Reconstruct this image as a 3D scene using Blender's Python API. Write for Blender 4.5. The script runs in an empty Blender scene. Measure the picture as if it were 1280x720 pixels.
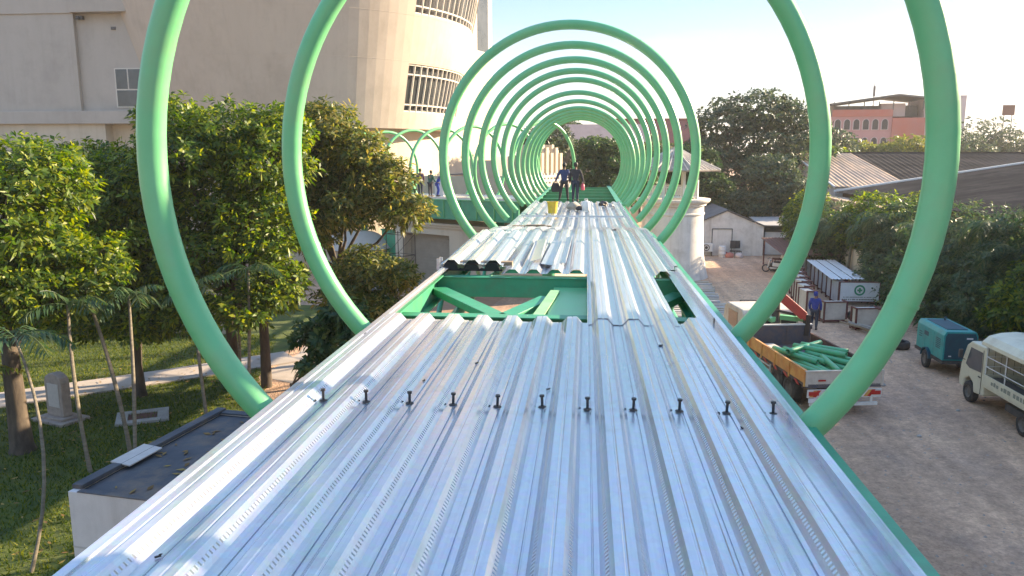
import bpy, bmesh, math, random
import numpy as np
from mathutils import Vector, Matrix, Quaternion
R = math.radians
scene = bpy.context.scene
COL = scene.collection
RNG = np.random.default_rng(7)
random.seed(11)

# ------------------------------------------------------------------ camera
CAM = Vector((0.38, 0.0, 8.18))
DZ = 6.41                      # level of the new deck above the yard
cam_d = bpy.data.cameras.new("camera"); cam = bpy.data.objects.new("camera", cam_d); COL.objects.link(cam)
cam_d.sensor_width = 36.0; cam_d.lens = 965.0/1280.0*36.0
cam_d.clip_start = 0.1; cam_d.clip_end = 3000
cam.location = CAM
cam.rotation_euler = (R(90-9.95), 0, R(5.42))
scene.camera = cam
def P(px, py, Y):
    """point of the place seen along a line of sight, at Y metres down the walkway"""
    f = 965.0; p, yw = R(-9.95), R(-5.42)
    fw = Vector((math.sin(yw)*math.cos(p), math.cos(yw)*math.cos(p), math.sin(p)))
    rt = Vector((math.cos(yw), -math.sin(yw), 0)); up = rt.cross(fw)
    d = fw + rt*((px-640)/f) + up*((360-py)/f)
    return CAM + d*(Y/d.y)

# ------------------------------------------------------------------ helpers
def tag(o, label=None, cat=None, group=None, kind=None):
    if label: o['label'] = label
    if cat: o['category'] = cat
    if group: o['group'] = group
    if kind: o['kind'] = kind
    return o
def thing(name, label, cat, loc=(0, 0, 0), rotz=0.0, group=None):
    o = bpy.data.objects.new(name, None); COL.objects.link(o)
    o.empty_display_size = 0.3
    o.location = loc; o.rotation_euler = (0, 0, rotz)
    return tag(o, label, cat, group)

class MB:
    def __init__(s): s.v = []; s.f = []; s.m = []
    def add(s, vs, fs, mi=0):
        n = len(s.v); s.v += [tuple(p) for p in vs]
        for f in fs: s.f.append(tuple(i+n for i in f)); s.m.append(mi)
        return s
    def box(s, c, d, rz=0.0, mi=0, rx=0.0, ry=0.0, taper=1.0):
        hx, hy, hz = d[0]/2, d[1]/2, d[2]/2
        M = Matrix.Rotation(rz, 3, 'Z') @ Matrix.Rotation(ry, 3, 'Y') @ Matrix.Rotation(rx, 3, 'X')
        c = Vector(c); vs = []
        for z in (-1, 1):
            t = taper if z > 0 else 1
            for x, y in ((-1, -1), (1, -1), (1, 1), (-1, 1)):
                vs.append(c + M @ Vector((x*hx*t, y*hy*t, z*hz)))
        return s.add(vs, [(3, 2, 1, 0), (4, 5, 6, 7), (0, 1, 5, 4), (1, 2, 6, 5), (2, 3, 7, 6), (3, 0, 4, 7)], mi)
    def span(s, a, b, mi=0):
        return s.box([(a[i]+b[i])/2 for i in range(3)], [abs(b[i]-a[i]) for i in range(3)], mi=mi)
    def tube(s, pts, r, n=10, caps=True, mi=0, closed=False):
        pts = [Vector(p) for p in pts]; N = len(pts)
        rs = r if hasattr(r, '__len__') else [r]*N
        tang = []
        for i in range(N):
            if closed: t = pts[(i+1) % N]-pts[i-1]
            else: t = pts[min(i+1, N-1)]-pts[max(i-1, 0)]
            tang.append(t.normalized())
        a = tang[0].orthogonal().normalized(); vs = []
        for i in range(N):
            if i:
                q = tang[i-1].rotation_difference(tang[i]); a = (q @ a).normalized()
            b = tang[i].cross(a)
            for k in range(n):
                th = 2*math.pi*k/n
                vs.append(pts[i] + (a*math.cos(th)+b*math.sin(th))*rs[i])
        fs = []
        for i in range(N if closed else N-1):
            j = (i+1) % N
            for k in range(n):
                k2 = (k+1) % n
                fs.append((i*n+k, i*n+k2, j*n+k2, j*n+k))
        if caps and not closed:
            fs.append(tuple(range(n-1, -1, -1))); fs.append(tuple((N-1)*n+k for k in range(n)))
        return s.add(vs, fs, mi)
    def lathe(s, prof, c=(0, 0, 0), n=32, mi=0, a0=0.0, a1=2*math.pi, caps=False):
        full = abs(a1-a0-2*math.pi) < 1e-6
        m = n if full else n+1; vs = []; fs = []
        for (r, z) in prof:
            for k in range(m):
                th = a0+(a1-a0)*k/n
                vs.append((c[0]+r*math.cos(th), c[1]+r*math.sin(th), c[2]+z))
        for i in range(len(prof)-1):
            for k in range(n):
                k2 = (k+1) % m
                fs.append((i*m+k, i*m+k2, (i+1)*m+k2, (i+1)*m+k))
        if caps and full:
            fs.append(tuple(range(m-1, -1, -1))); fs.append(tuple((len(prof)-1)*m+k for k in range(m)))
        return s.add(vs, fs, mi)
    def prism(s, poly, fn, d0, d1, mi=0):
        """poly: 2-D outline, fn(u, v, d) -> 3-D"""
        n = len(poly)
        vs = [fn(u, v, d0) for u, v in poly]+[fn(u, v, d1) for u, v in poly]
        fs = [tuple(range(n-1, -1, -1)), tuple(range(n, 2*n))]
        fs += [(i, (i+1) % n, n+(i+1) % n, n+i) for i in range(n)]
        return s.add(vs, fs, mi)
    def ball(s, c, r, n=12, mi=0):
        r = r if hasattr(r, '__len__') else (r, r, r)
        m = n//2; vs = []; fs = []
        for i in range(m+1):
            ph = math.pi*i/m
            for k in range(n):
                th = 2*math.pi*k/n
                vs.append((c[0]+r[0]*math.sin(ph)*math.cos(th), c[1]+r[1]*math.sin(ph)*math.sin(th), c[2]-r[2]*math.cos(ph)))
        for i in range(m):
            for k in range(n): fs.append((i*n+k, i*n+(k+1) % n, (i+1)*n+(k+1) % n, (i+1)*n+k))
        return s.add(vs, fs, mi)
    def build(s, name, mats, parent=None, smooth=False, bevel=0.0, solid=0.0, fix=True):
        me = bpy.data.meshes.new(name); me.from_pydata(s.v, [], s.f)
        mats = mats if isinstance(mats, (list, tuple)) else [mats]
        for m in mats: me.materials.append(m)
        if len(mats) > 1: me.polygons.foreach_set('material_index', s.m)
        if fix:
            bm = bmesh.new(); bm.from_mesh(me); bmesh.ops.remove_doubles(bm, verts=bm.verts, dist=1e-5)
            bmesh.ops.recalc_face_normals(bm, faces=bm.faces); bm.to_mesh(me); bm.free()
        o = bpy.data.objects.new(name, me); COL.objects.link(o)
        if parent is not None: o.parent = parent
        if smooth:
            for p in me.polygons: p.use_smooth = True
            try: me.set_sharp_from_angle(angle=R(40))
            except Exception: pass
        if solid:
            md = o.modifiers.new('thickness', 'SOLIDIFY'); md.thickness = solid; md.offset = -1
        if bevel:
            md = o.modifiers.new('soft edges', 'BEVEL'); md.width = bevel; md.segments = 2; md.limit_method = 'ANGLE'; md.angle_limit = R(40)
        return o

def np_mesh(name, V, F, mats, parent=None, mi=None, smooth=False):
    """V (n,3) and F (m,k) arrays straight into a mesh"""
    me = bpy.data.meshes.new(name); V = np.asarray(V, dtype=np.float32); F = np.asarray(F, dtype=np.int32)
    m, k = F.shape
    me.vertices.add(len(V)); me.vertices.foreach_set('co', V.ravel())
    me.loops.add(m*k); me.loops.foreach_set('vertex_index', F.ravel())
    me.polygons.add(m); me.polygons.foreach_set('loop_start', np.arange(0, m*k, k, dtype=np.int32))
    me.update(calc_edges=True); me.validate()
    for q in (mats if isinstance(mats, (list, tuple)) else [mats]): me.materials.append(q)
    if mi is not None: me.polygons.foreach_set('material_index', np.asarray(mi, dtype=np.int32))
    o = bpy.data.objects.new(name, me); COL.objects.link(o)
    if parent is not None: o.parent = parent
    return o
def copy_tree(o, parent=None):
    c = o.copy(); COL.objects.link(c)
    if parent is not None: c.parent = parent
    for ch in [x for x in o.children]: copy_tree(ch, c)
    return c
ORD = ['first', 'second', 'third', 'fourth', 'fifth', 'sixth', 'seventh', 'eighth', 'ninth', 'tenth', 'eleventh', 'twelfth', 'thirteenth', 'fourteenth', 'fifteenth', 'sixteenth', 'seventeenth', 'eighteenth', 'nineteenth', 'twentieth', 'twenty-first', 'twenty-second', 'twenty-third', 'farthest']

# ------------------------------------------------------------------ materials
def mat(name, col, rough=0.7, metal=0.0, col2=None, scale=3.0, detail=6, lo=0.35, hi=0.65, bump=0.0, bscale=None,
        stretch=(1, 1, 1), rvar=0.0, spec=0.5, coat=0.0, stain=None, stain_scale=0.6, stain_amt=0.5, bdist=0.02):
    m = bpy.data.materials.new(name); m.use_nodes = True
    nt = m.node_tree; N = nt.nodes; L = nt.links
    b = N['Principled BSDF']; b.inputs['Roughness'].default_value = rough; b.inputs['Metallic'].default_value = metal
    b.inputs['Specular IOR Level'].default_value = spec
    if coat: b.inputs['Coat Weight'].default_value = coat; b.inputs['Coat Roughness'].default_value = 0.15
    c4 = (*col, 1)
    b.inputs['Base Color'].default_value = c4
    tc = N.new('ShaderNodeTexCoord'); mp = N.new('ShaderNodeMapping'); mp.inputs['Scale'].default_value = stretch
    L.new(tc.outputs['Object'], mp.inputs['Vector'])
    src = None
    if col2:
        nz = N.new('ShaderNodeTexNoise'); nz.inputs['Scale'].default_value = scale; nz.inputs['Detail'].default_value = detail
        nz.inputs['Roughness'].default_value = 0.62
        L.new(mp.outputs['Vector'], nz.inputs['Vector'])
        mr = N.new('ShaderNodeMapRange'); mr.inputs[1].default_value = lo; mr.inputs[2].default_value = hi
        L.new(nz.outputs['Fac'], mr.inputs[0])
        mx = N.new('ShaderNodeMix'); mx.data_type = 'RGBA'
        mx.inputs['A'].default_value = c4; mx.inputs['B'].default_value = (*col2, 1)
        L.new(mr.outputs[0], mx.inputs['Factor']); src = mx.outputs['Result']
        if rvar:
            mr2 = N.new('ShaderNodeMapRange'); mr2.inputs[3].default_value = rough-rvar; mr2.inputs[4].default_value = rough+rvar
            mr2.inputs[1].default_value = 0.3; mr2.inputs[2].default_value = 0.7
            L.new(nz.outputs['Fac'], mr2.inputs[0]); L.new(mr2.outputs[0], b.inputs['Roughness'])
    if stain:
        nz2 = N.new('ShaderNodeTexNoise'); nz2.inputs['Scale'].default_value = stain_scale; nz2.inputs['Detail'].default_value = 8
        nz2.inputs['Roughness'].default_value = 0.7
        L.new(tc.outputs['Object'], nz2.inputs['Vector'])
        mr3 = N.new('ShaderNodeMapRange'); mr3.inputs[1].default_value = 0.48; mr3.inputs[2].default_value = 0.72; mr3.inputs[4].default_value = stain_amt
        L.new(nz2.outputs['Fac'], mr3.inputs[0])
        mx2 = N.new('ShaderNodeMix'); mx2.data_type = 'RGBA'; mx2.inputs['A'].default_value = c4; mx2.inputs['B'].default_value = (*stain, 1)
        if src: L.new(src, mx2.inputs['A'])
        L.new(mr3.outputs[0], mx2.inputs['Factor']); src = mx2.outputs['Result']
    if src: L.new(src, b.inputs['Base Color'])
    if bump:
        nb = N.new('ShaderNodeTexNoise'); nb.inputs['Scale'].default_value = bscale or scale*4; nb.inputs['Detail'].default_value = 5
        L.new(mp.outputs['Vector'], nb.inputs['Vector'])
        bp = N.new('ShaderNodeBump'); bp.inputs['Strength'].default_value = bump; bp.inputs['Distance'].default_value = bdist
        L.new(nb.outputs['Fac'], bp.inputs['Height']); L.new(bp.outputs['Normal'], b.inputs['Normal'])
    return m

def leaf_mat(name, c1, c2, c3, trans=0.45, rough=0.45):
    m = bpy.data.materials.new(name); m.use_nodes = True; nt = m.node_tree; N = nt.nodes; L = nt.links
    b = N['Principled BSDF']; b.inputs['Roughness'].default_value = rough; b.inputs['Specular IOR Level'].default_value = 0.35
    g = N.new('ShaderNodeNewGeometry'); cr = N.new('ShaderNodeValToRGB')
    cr.color_ramp.elements[0].color = (*c1, 1); cr.color_ramp.elements[1].color = (*c3, 1)
    e = cr.color_ramp.elements.new(0.55); e.color = (*c2, 1)
    L.new(g.outputs['Random Per Island'], cr.inputs['Fac']); L.new(cr.outputs['Color'], b.inputs['Base Color'])
    t = N.new('ShaderNodeBsdfTranslucent')
    hs = N.new('ShaderNodeHueSaturation'); hs.inputs['Hue'].default_value = 0.488; hs.inputs['Saturation'].default_value = 1.1; hs.inputs['Value'].default_value = 1.6
    L.new(cr.outputs['Color'], hs.inputs['Color']); L.new(hs.outputs['Color'], t.inputs['Color'])
    mx = N.new('ShaderNodeMixShader'); mx.inputs[0].default_value = trans
    L.new(b.outputs[0], mx.inputs[1]); L.new(t.outputs[0], mx.inputs[2]); L.new(mx.outputs[0], N['Material Output'].inputs['Surface'])
    return m

M = {}
M['green'] = mat('green_gloss_paint', (0.125, 0.42, 0.18), 0.33, col2=(0.16, 0.47, 0.205), scale=1.6, bump=0.04, bscale=30, rvar=0.06,
                 stain=(0.22, 0.36, 0.17), stain_scale=1.7, stain_amt=0.55)
M['green_dk'] = mat('green_primer_paint', (0.03, 0.24, 0.125), 0.45, col2=(0.045, 0.30, 0.155), scale=2.5, bump=0.08, bscale=25,
                    stain=(0.10, 0.14, 0.08), stain_scale=3, stain_amt=0.5)
M['green_lt'] = mat('pale_green_plate', (0.20, 0.42, 0.18), 0.5, col2=(0.28, 0.48, 0.25), scale=4)
def galv(name, dash=False):
    m = bpy.data.materials.new(name); m.use_nodes = True; nt = m.node_tree; N = nt.nodes; L = nt.links
    b = N['Principled BSDF']; b.inputs['Metallic'].default_value = 0.62
    tc = N.new('ShaderNodeTexCoord'); mp = N.new('ShaderNodeMapping'); mp.inputs['Scale'].default_value = (17, 0.45, 17)
    L.new(tc.outputs['Object'], mp.inputs['Vector'])
    vz = N.new('ShaderNodeTexVoronoi'); vz.inputs['Scale'].default_value = 26; L.new(tc.outputs['Object'], vz.inputs['Vector'])
    nz = N.new('ShaderNodeTexNoise'); nz.inputs['Scale'].default_value = 1.6; nz.inputs['Detail'].default_value = 7; nz.inputs['Roughness'].default_value = 0.7
    L.new(mp.outputs['Vector'], nz.inputs['Vector'])
    cr = N.new('ShaderNodeValToRGB'); cr.color_ramp.elements[0].position = 0.22; cr.color_ramp.elements[1].position = 0.6
    cr.color_ramp.elements[0].color = (0.48, 0.50, 0.54, 1); cr.color_ramp.elements[1].color = (0.62, 0.64, 0.67, 1)
    L.new(nz.outputs['Fac'], cr.inputs['Fac'])
    mx = N.new('ShaderNodeMix'); mx.data_type = 'RGBA'; mx.inputs['Factor'].default_value = 0.10; mx.blend_type = 'MULTIPLY'
    L.new(cr.outputs['Color'], mx.inputs['A']); L.new(vz.outputs['Color'], mx.inputs['B'])
    # smudges and boot marks
    n2 = N.new('ShaderNodeTexNoise'); n2.inputs['Scale'].default_value = 2.6; n2.inputs['Detail'].default_value = 9; n2.inputs['Roughness'].default_value = 0.75
    L.new(tc.outputs['Object'], n2.inputs['Vector'])
    mr = N.new('ShaderNodeMapRange'); mr.inputs[1].default_value = 0.56; mr.inputs[2].default_value = 0.74; mr.inputs[4].default_value = 0.55
    L.new(n2.outputs['Fac'], mr.inputs[0])
    m2 = N.new('ShaderNodeMix'); m2.data_type = 'RGBA'; m2.inputs['B'].default_value = (0.34, 0.30, 0.25, 1)
    L.new(mx.outputs['Result'], m2.inputs['A']); L.new(mr.outputs[0], m2.inputs['Factor']); L.new(m2.outputs['Result'], b.inputs['Base Color'])
    r2 = N.new('ShaderNodeMapRange'); r2.inputs[3].default_value = 0.16; r2.inputs[4].default_value = 0.27
    r2.inputs[1].default_value = 0.3; r2.inputs[2].default_value = 0.7
    L.new(nz.outputs['Fac'], r2.inputs[0]); L.new(r2.outputs[0], b.inputs['Roughness'])
    bp = N.new('ShaderNodeBump'); bp.inputs['Strength'].default_value = 0.10; bp.inputs['Distance'].default_value = 0.008
    L.new(nz.outputs['Fac'], bp.inputs['Height'])
    if dash:   # rolled embossments along the web
        sx = N.new('ShaderNodeSeparateXYZ'); L.new(tc.outputs['UV'], sx.inputs[0])
        def mth(op, a, bb):
            k = N.new('ShaderNodeMath'); k.operation = op
            for i, q in enumerate((a, bb)):
                if isinstance(q, (int, float)): k.inputs[i].default_value = q
                elif q is not None: L.new(q, k.inputs[i])
            return k.outputs[0]
        fy = mth('FRACT', mth('MULTIPLY', sx.outputs['Y'], 30.0), None)
        d1 = mth('SINE', mth('MULTIPLY', fy, 6.28318), None)
        dx = mth('LESS_THAN', mth('ABSOLUTE', mth('SUBTRACT', sx.outputs['X'], 0.5), None), 0.13)
        dd = mth('MULTIPLY', d1, dx)
        b2 = N.new('ShaderNodeBump'); b2.inputs['Strength'].default_value = 1.0; b2.inputs['Distance'].default_value = 0.0022
        L.new(dd, b2.inputs['Height']); L.new(bp.outputs['Normal'], b2.inputs['Normal']); L.new(b2.outputs['Normal'], b.inputs['Normal'])
    else:
        L.new(bp.outputs['Normal'], b.inputs['Normal'])
    return m
M['galv'] = galv('galvanised_steel'); M['galv_dash'] = galv('galvanised_embossed_web', True)
M['steel_dk'] = mat('black_mill_steel', (0.05, 0.055, 0.06), 0.5, 0.7, col2=(0.10, 0.07, 0.05), scale=30)
M['wall_beige'] = mat('beige_wall_panels', (0.52, 0.43, 0.335), 0.75, col2=(0.49, 0.405, 0.315), scale=0.35, bump=0.05, bscale=6, stretch=(1, 1, .35),
                      stain=(0.32, 0.255, 0.19), stain_scale=0.25, stain_amt=0.5)
M['wall_cream'] = mat('cream_render', (0.55, 0.46, 0.34), 0.8, col2=(0.49, 0.41, 0.30), scale=0.5, bump=0.05, bscale=8, stain=(0.42, 0.35, 0.27), stain_scale=0.5, stain_amt=0.4)
M['wall_grey'] = mat('pale_grey_render', (0.44, 0.385, 0.32), 0.8, col2=(0.40, 0.35, 0.29), scale=0.4, bump=0.05, bscale=8, stretch=(1, 1, .3), stain=(0.26, 0.225, 0.19), stain_scale=0.3, stain_amt=0.45)
M['wall_white'] = mat('white_limewash', (0.70, 0.66, 0.60), 0.85, col2=(0.62, 0.58, 0.52), scale=1.2, bump=0.15, bscale=10, stain=(0.33, 0.29, 0.24), stain_scale=0.9, stain_amt=0.6)
M['booth_wall'] = mat('booth_render', (0.60, 0.54, 0.50), 0.8, col2=(0.55, 0.49, 0.45), scale=1.2, bump=0.08, bscale=20, stain=(0.42, 0.37, 0.33), stain_scale=1.2, stain_amt=0.4)
M['glass'] = mat('dark_window_glass', (0.03, 0.035, 0.04), 0.12, col2=(0.07, 0.075, 0.08), scale=0.5, spec=0.7)
M['frame_lt'] = mat('pale_aluminium_frame', (0.62, 0.57, 0.48), 0.5, col2=(0.56, 0.50, 0.42), scale=2)
M['roof_felt'] = mat('black_roof_felt', (0.045, 0.047, 0.055), 0.75, col2=(0.075, 0.075, 0.08), scale=1.6, bump=0.3, bscale=14,
                     stain=(0.24, 0.15, 0.08), stain_scale=0.75, stain_amt=0.8)  # orange-brown stain also stands for sun patches, put into the felt colour
M['board'] = mat('cement_board', (0.42, 0.37, 0.33), 0.8, col2=(0.48, 0.43, 0.38), scale=6)
M['bark'] = mat('bark', (0.10, 0.075, 0.052), 0.9, col2=(0.04, 0.03, 0.022), scale=5, stretch=(1, 1, .3), bump=0.6, bscale=14)
M['bark_pale'] = mat('pale_palm_trunk', (0.19, 0.16, 0.115), 0.85, col2=(0.10, 0.085, 0.06), scale=4, stretch=(.6, .6, 4), bump=0.4, bscale=9)
M['leaf_a'] = leaf_mat('broad_leaf_green', (0.018, 0.052, 0.006), (0.08, 0.145, 0.010), (0.25, 0.275, 0.022))
M['leaf_b'] = leaf_mat('olive_leaf', (0.034, 0.062, 0.012), (0.11, 0.135, 0.02), (0.30, 0.25, 0.06))
M['leaf_dk'] = leaf_mat('dark_leaf', (0.018, 0.048, 0.018), (0.038, 0.080, 0.026), (0.085, 0.125, 0.034))
M['leaf_palm'] = leaf_mat('palm_leaflet', (0.024, 0.062, 0.026), (0.05, 0.098, 0.036), (0.12, 0.145, 0.05), 0.35)
M['leaf_far'] = leaf_mat('grey_green_leaf', (0.020, 0.046, 0.026), (0.038, 0.070, 0.034), (0.095, 0.115, 0.045), 0.3)
M['leaf_yel'] = leaf_mat('yellow_green_leaf', (0.06, 0.10, 0.012), (0.14, 0.17, 0.02), (0.27, 0.25, 0.05), 0.4)
M['grass_blade'] = leaf_mat('grass_blade', (0.024, 0.052, 0.006), (0.065, 0.098, 0.008), (0.17, 0.175, 0.015), 0.5, 0.6)
M['lawn'] = mat('lawn_turf', (0.036, 0.062, 0.008), 0.95, col2=(0.095, 0.115, 0.011), scale=1.4, bump=0.8, bscale=60, stain=(0.10, 0.085, 0.035), stain_scale=0.6, stain_amt=0.45)
def yard_mat():
    m = mat('compacted_yard_dirt', (0.62, 0.395, 0.25), 0.95, col2=(0.47, 0.305, 0.20), scale=0.16, detail=10, lo=0.40, hi=0.60, bump=1.0, bscale=14,
            stain=(0.25, 0.18, 0.145), stain_scale=0.30, stain_amt=0.7, bdist=0.05, spec=.2)
    nt = m.node_tree; N = nt.nodes; L = nt.links; b = N['Principled BSDF']; src = b.inputs['Base Color'].links[0].from_socket
    tc = N.new('ShaderNodeTexCoord'); v = N.new('ShaderNodeTexVoronoi'); v.inputs['Scale'].default_value = 16; L.new(tc.outputs['Object'], v.inputs['Vector'])
    nz = N.new('ShaderNodeTexNoise'); nz.inputs['Scale'].default_value = 3.0; nz.inputs['Detail'].default_value = 10; nz.inputs['Roughness'].default_value = .8; L.new(tc.outputs['Object'], nz.inputs['Vector'])
    mr = N.new('ShaderNodeMapRange'); mr.inputs[1].default_value = .3; mr.inputs[2].default_value = .7; mr.inputs[3].default_value = .62; mr.inputs[4].default_value = 1.3; L.new(nz.outputs['Fac'], mr.inputs[0])
    m1 = N.new('ShaderNodeMix'); m1.data_type = 'RGBA'; m1.blend_type = 'MULTIPLY'; m1.inputs['Factor'].default_value = 1; L.new(src, m1.inputs['A']); L.new(mr.outputs[0], m1.inputs['B'])
    sx = N.new('ShaderNodeSeparateColor'); L.new(v.outputs['Color'], sx.inputs[0])
    mr2 = N.new('ShaderNodeMapRange'); mr2.inputs[3].default_value = .86; mr2.inputs[4].default_value = 1.12; L.new(sx.outputs[0], mr2.inputs[0])
    m2 = N.new('ShaderNodeMix'); m2.data_type = 'RGBA'; m2.blend_type = 'MULTIPLY'; m2.inputs['Factor'].default_value = 1; L.new(m1.outputs['Result'], m2.inputs['A']); L.new(mr2.outputs[0], m2.inputs['B'])
    mp = N.new('ShaderNodeMapping'); mp.inputs['Scale'].default_value = (1.5, .07, 1); mp.inputs['Rotation'].default_value = (0, 0, .12); L.new(tc.outputs['Object'], mp.inputs['Vector'])
    n3 = N.new('ShaderNodeTexNoise'); n3.inputs['Scale'].default_value = 1.0; n3.inputs['Detail'].default_value = 6; n3.inputs['Distortion'].default_value = .4; L.new(mp.outputs['Vector'], n3.inputs['Vector'])
    mr3 = N.new('ShaderNodeMapRange'); mr3.inputs[1].default_value = .38; mr3.inputs[2].default_value = .62; mr3.inputs[3].default_value = .86; mr3.inputs[4].default_value = 1.08; L.new(n3.outputs['Fac'], mr3.inputs[0])
    m3 = N.new('ShaderNodeMix'); m3.data_type = 'RGBA'; m3.blend_type = 'MULTIPLY'; m3.inputs['Factor'].default_value = 1; L.new(m2.outputs['Result'], m3.inputs['A']); L.new(mr3.outputs[0], m3.inputs['B'])
    L.new(m3.outputs['Result'], b.inputs['Base Color']); return m
M['yard'] = yard_mat()
M['gravel'] = mat('dusty_stone', (0.38, 0.30, 0.235), 0.95, col2=(0.24, 0.195, 0.16), scale=3)
M['path'] = mat('concrete_path', (0.42, 0.36, 0.31), 0.9, col2=(0.36, 0.31, 0.26), scale=1.2, bump=0.15, bscale=20, stain=(0.24, 0.20, 0.16), stain_scale=0.8, stain_amt=0.5)
M['sand'] = mat('reddish_sand', (0.34, 0.20, 0.12), 0.95, col2=(0.26, 0.15, 0.09), scale=1.2, bump=0.6, bscale=6)
M['concrete'] = mat('weathered_concrete', (0.36, 0.34, 0.31), 0.9, col2=(0.27, 0.255, 0.235), scale=2, bump=0.25, bscale=18)
M['stele'] = mat('mottled_stone', (0.36, 0.29, 0.24), 0.85, col2=(0.26, 0.21, 0.18), scale=5, bump=0.25, bscale=20)
M['fibro'] = mat('tan_fibre_cement_roof', (0.62, 0.43, 0.28), 0.9, spec=.05, col2=(0.35, 0.28, 0.22), scale=1.2, stretch=(1, .2, 1))
M['fibro_dk'] = mat('weathered_dark_roof', (0.040, 0.036, 0.033), 0.95, spec=.0, col2=(0.062, 0.056, 0.05), scale=0.7, stretch=(.25, 1, 1), stain=(0.12, 0.105, 0.09), stain_scale=.3, stain_amt=.5)
M['white_trim'] = mat('white_trim_paint', (0.72, 0.70, 0.66), 0.6, col2=(0.65, 0.63, 0.58), scale=3)
def streaks(m, amt=.35, dark=(.62, .58, .54)):
    nt = m.node_tree; N = nt.nodes; L = nt.links; b = N['Principled BSDF']; src = b.inputs['Base Color'].links[0].from_socket
    tc = N.new('ShaderNodeTexCoord'); mp = N.new('ShaderNodeMapping'); mp.inputs['Scale'].default_value = (1.6, 1.6, .09); L.new(tc.outputs['Object'], mp.inputs['Vector'])
    nz = N.new('ShaderNodeTexNoise'); nz.inputs['Scale'].default_value = 1.3; nz.inputs['Detail'].default_value = 8; nz.inputs['Roughness'].default_value = .65; L.new(mp.outputs['Vector'], nz.inputs['Vector'])
    mr = N.new('ShaderNodeMapRange'); mr.inputs[1].default_value = .50; mr.inputs[2].default_value = .74; mr.inputs[4].default_value = amt; L.new(nz.outputs['Fac'], mr.inputs[0])
    mx = N.new('ShaderNodeMix'); mx.data_type = 'RGBA'; mx.blend_type = 'MULTIPLY'; mx.inputs['B'].default_value = (*dark, 1); L.new(src, mx.inputs['A']); L.new(mr.outputs[0], mx.inputs['Factor'])
    L.new(mx.outputs['Result'], b.inputs['Base Color'])
for k_, a_ in (('wall_beige', .22), ('wall_grey', .16), ('wall_cream', .3), ('wall_white', .6), ('booth_wall', .5)): streaks(M[k_], a_)
M['pink'] = mat('pink_render', (0.52, 0.27, 0.24), 0.8, col2=(0.48, 0.25, 0.22), scale=.5)
M['salmon'] = mat('salmon_render', (0.50, 0.15, 0.10), 0.8, col2=(0.47, 0.18, 0.135), scale=.5)
M['pale_pink'] = mat('pale_pink_render', (0.62, 0.50, 0.45), 0.8, col2=(0.57, 0.45, 0.40), scale=.5)
M['roof_dk'] = mat('dark_sheet_roof', (0.09, 0.09, 0.085), 0.7, col2=(0.13, 0.125, 0.12), scale=1)
M['tile_red'] = mat('red_clay_tiles', (0.30, 0.085, 0.05), 0.8, col2=(0.23, 0.07, 0.045), scale=1)
M['tile_pink'] = mat('faded_roof_tiles', (0.30, 0.24, 0.22), 0.85, col2=(0.24, 0.19, 0.18), scale=1, stretch=(1, .3, 1))
M['tile_brown'] = mat('brown_roof_tiles', (0.40, 0.33, 0.25), 0.85, col2=(0.22, 0.175, 0.13), scale=3)
M['white_metal'] = mat('white_painted_metal', (0.66, 0.64, 0.60), 0.5, col2=(0.58, 0.56, 0.51), scale=2.5, stain=(0.38, 0.30, 0.22), stain_scale=2.2, stain_amt=0.5)
M['cream_truck'] = mat('cream_truck_paint', (0.60, 0.55, 0.40), 0.42, col2=(0.53, 0.48, 0.35), scale=3, stain=(0.32, 0.25, 0.17), stain_scale=1.6, stain_amt=0.45)
M['rubber'] = mat('tyre_rubber', (0.022, 0.021, 0.02), 0.85, col2=(0.06, 0.05, 0.042), scale=6, bump=0.2)
M['rim'] = mat('steel_rim', (0.13, 0.12, 0.11), 0.6, 0.2, col2=(0.08, 0.07, 0.06), scale=10)
M['chassis'] = mat('dirty_chassis_black', (0.035, 0.033, 0.031), 0.8, col2=(0.075, 0.06, 0.05), scale=5)
M['orange'] = mat('orange_side_board', (0.52, 0.20, 0.045), 0.55, col2=(0.60, 0.33, 0.09), scale=3, stain=(0.22, 0.12, 0.06), stain_scale=2, stain_amt=0.5)
M['red'] = mat('crane_red_paint', (0.50, 0.055, 0.035), 0.42, col2=(0.42, 0.045, 0.03), scale=4, stain=(0.2, 0.07, 0.05), stain_scale=3, stain_amt=.4)
M['bed_blue'] = mat('scuffed_blue_grey_steel', (0.055, 0.06, 0.085), 0.7, col2=(0.10, 0.085, 0.085), scale=4, stain=(0.16, 0.09, 0.06), stain_scale=2, stain_amt=.6)
M['rust'] = mat('rusty_brown_steel', (0.14, 0.06, 0.04), 0.9, col2=(0.09, 0.045, 0.035), scale=4)
M['teal'] = mat('teal_generator_paint', (0.018, 0.29, 0.26), 0.45, col2=(0.02, 0.23, 0.22), scale=3, stain=(0.08, 0.14, 0.13), stain_scale=2, stain_amt=.5)
M['teal_dk'] = mat('dark_teal_panel', (0.008, 0.07, 0.095), 0.5, col2=(0.012, 0.05, 0.07), scale=3)
M['pipe'] = mat('green_offcut_paint', (0.08, 0.38, 0.17), 0.42, col2=(0.06, 0.32, 0.14), scale=4, stain=(0.22, 0.24, 0.16), stain_scale=4, stain_amt=.4)
M['black'] = mat('black_shade', (0.012, 0.012, 0.012), 0.9)  # stands for shade at the rib ends and below the raised sheet
M['wood'] = mat('weathered_plank', (0.30, 0.22, 0.14), 0.85, col2=(0.22, 0.155, 0.095), scale=4, stretch=(1, 6, 1))
M['yellow'] = mat('yellow_plastic', (0.68, 0.47, 0.03), 0.45, col2=(0.60, 0.40, 0.025), scale=8, stain=(0.3, 0.24, 0.1), stain_scale=9, stain_amt=.5)
M['cloth_blue'] = mat('dark_blue_cloth', (0.035, 0.05, 0.12), 0.9, col2=(0.05, 0.065, 0.15), scale=15)
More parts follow.
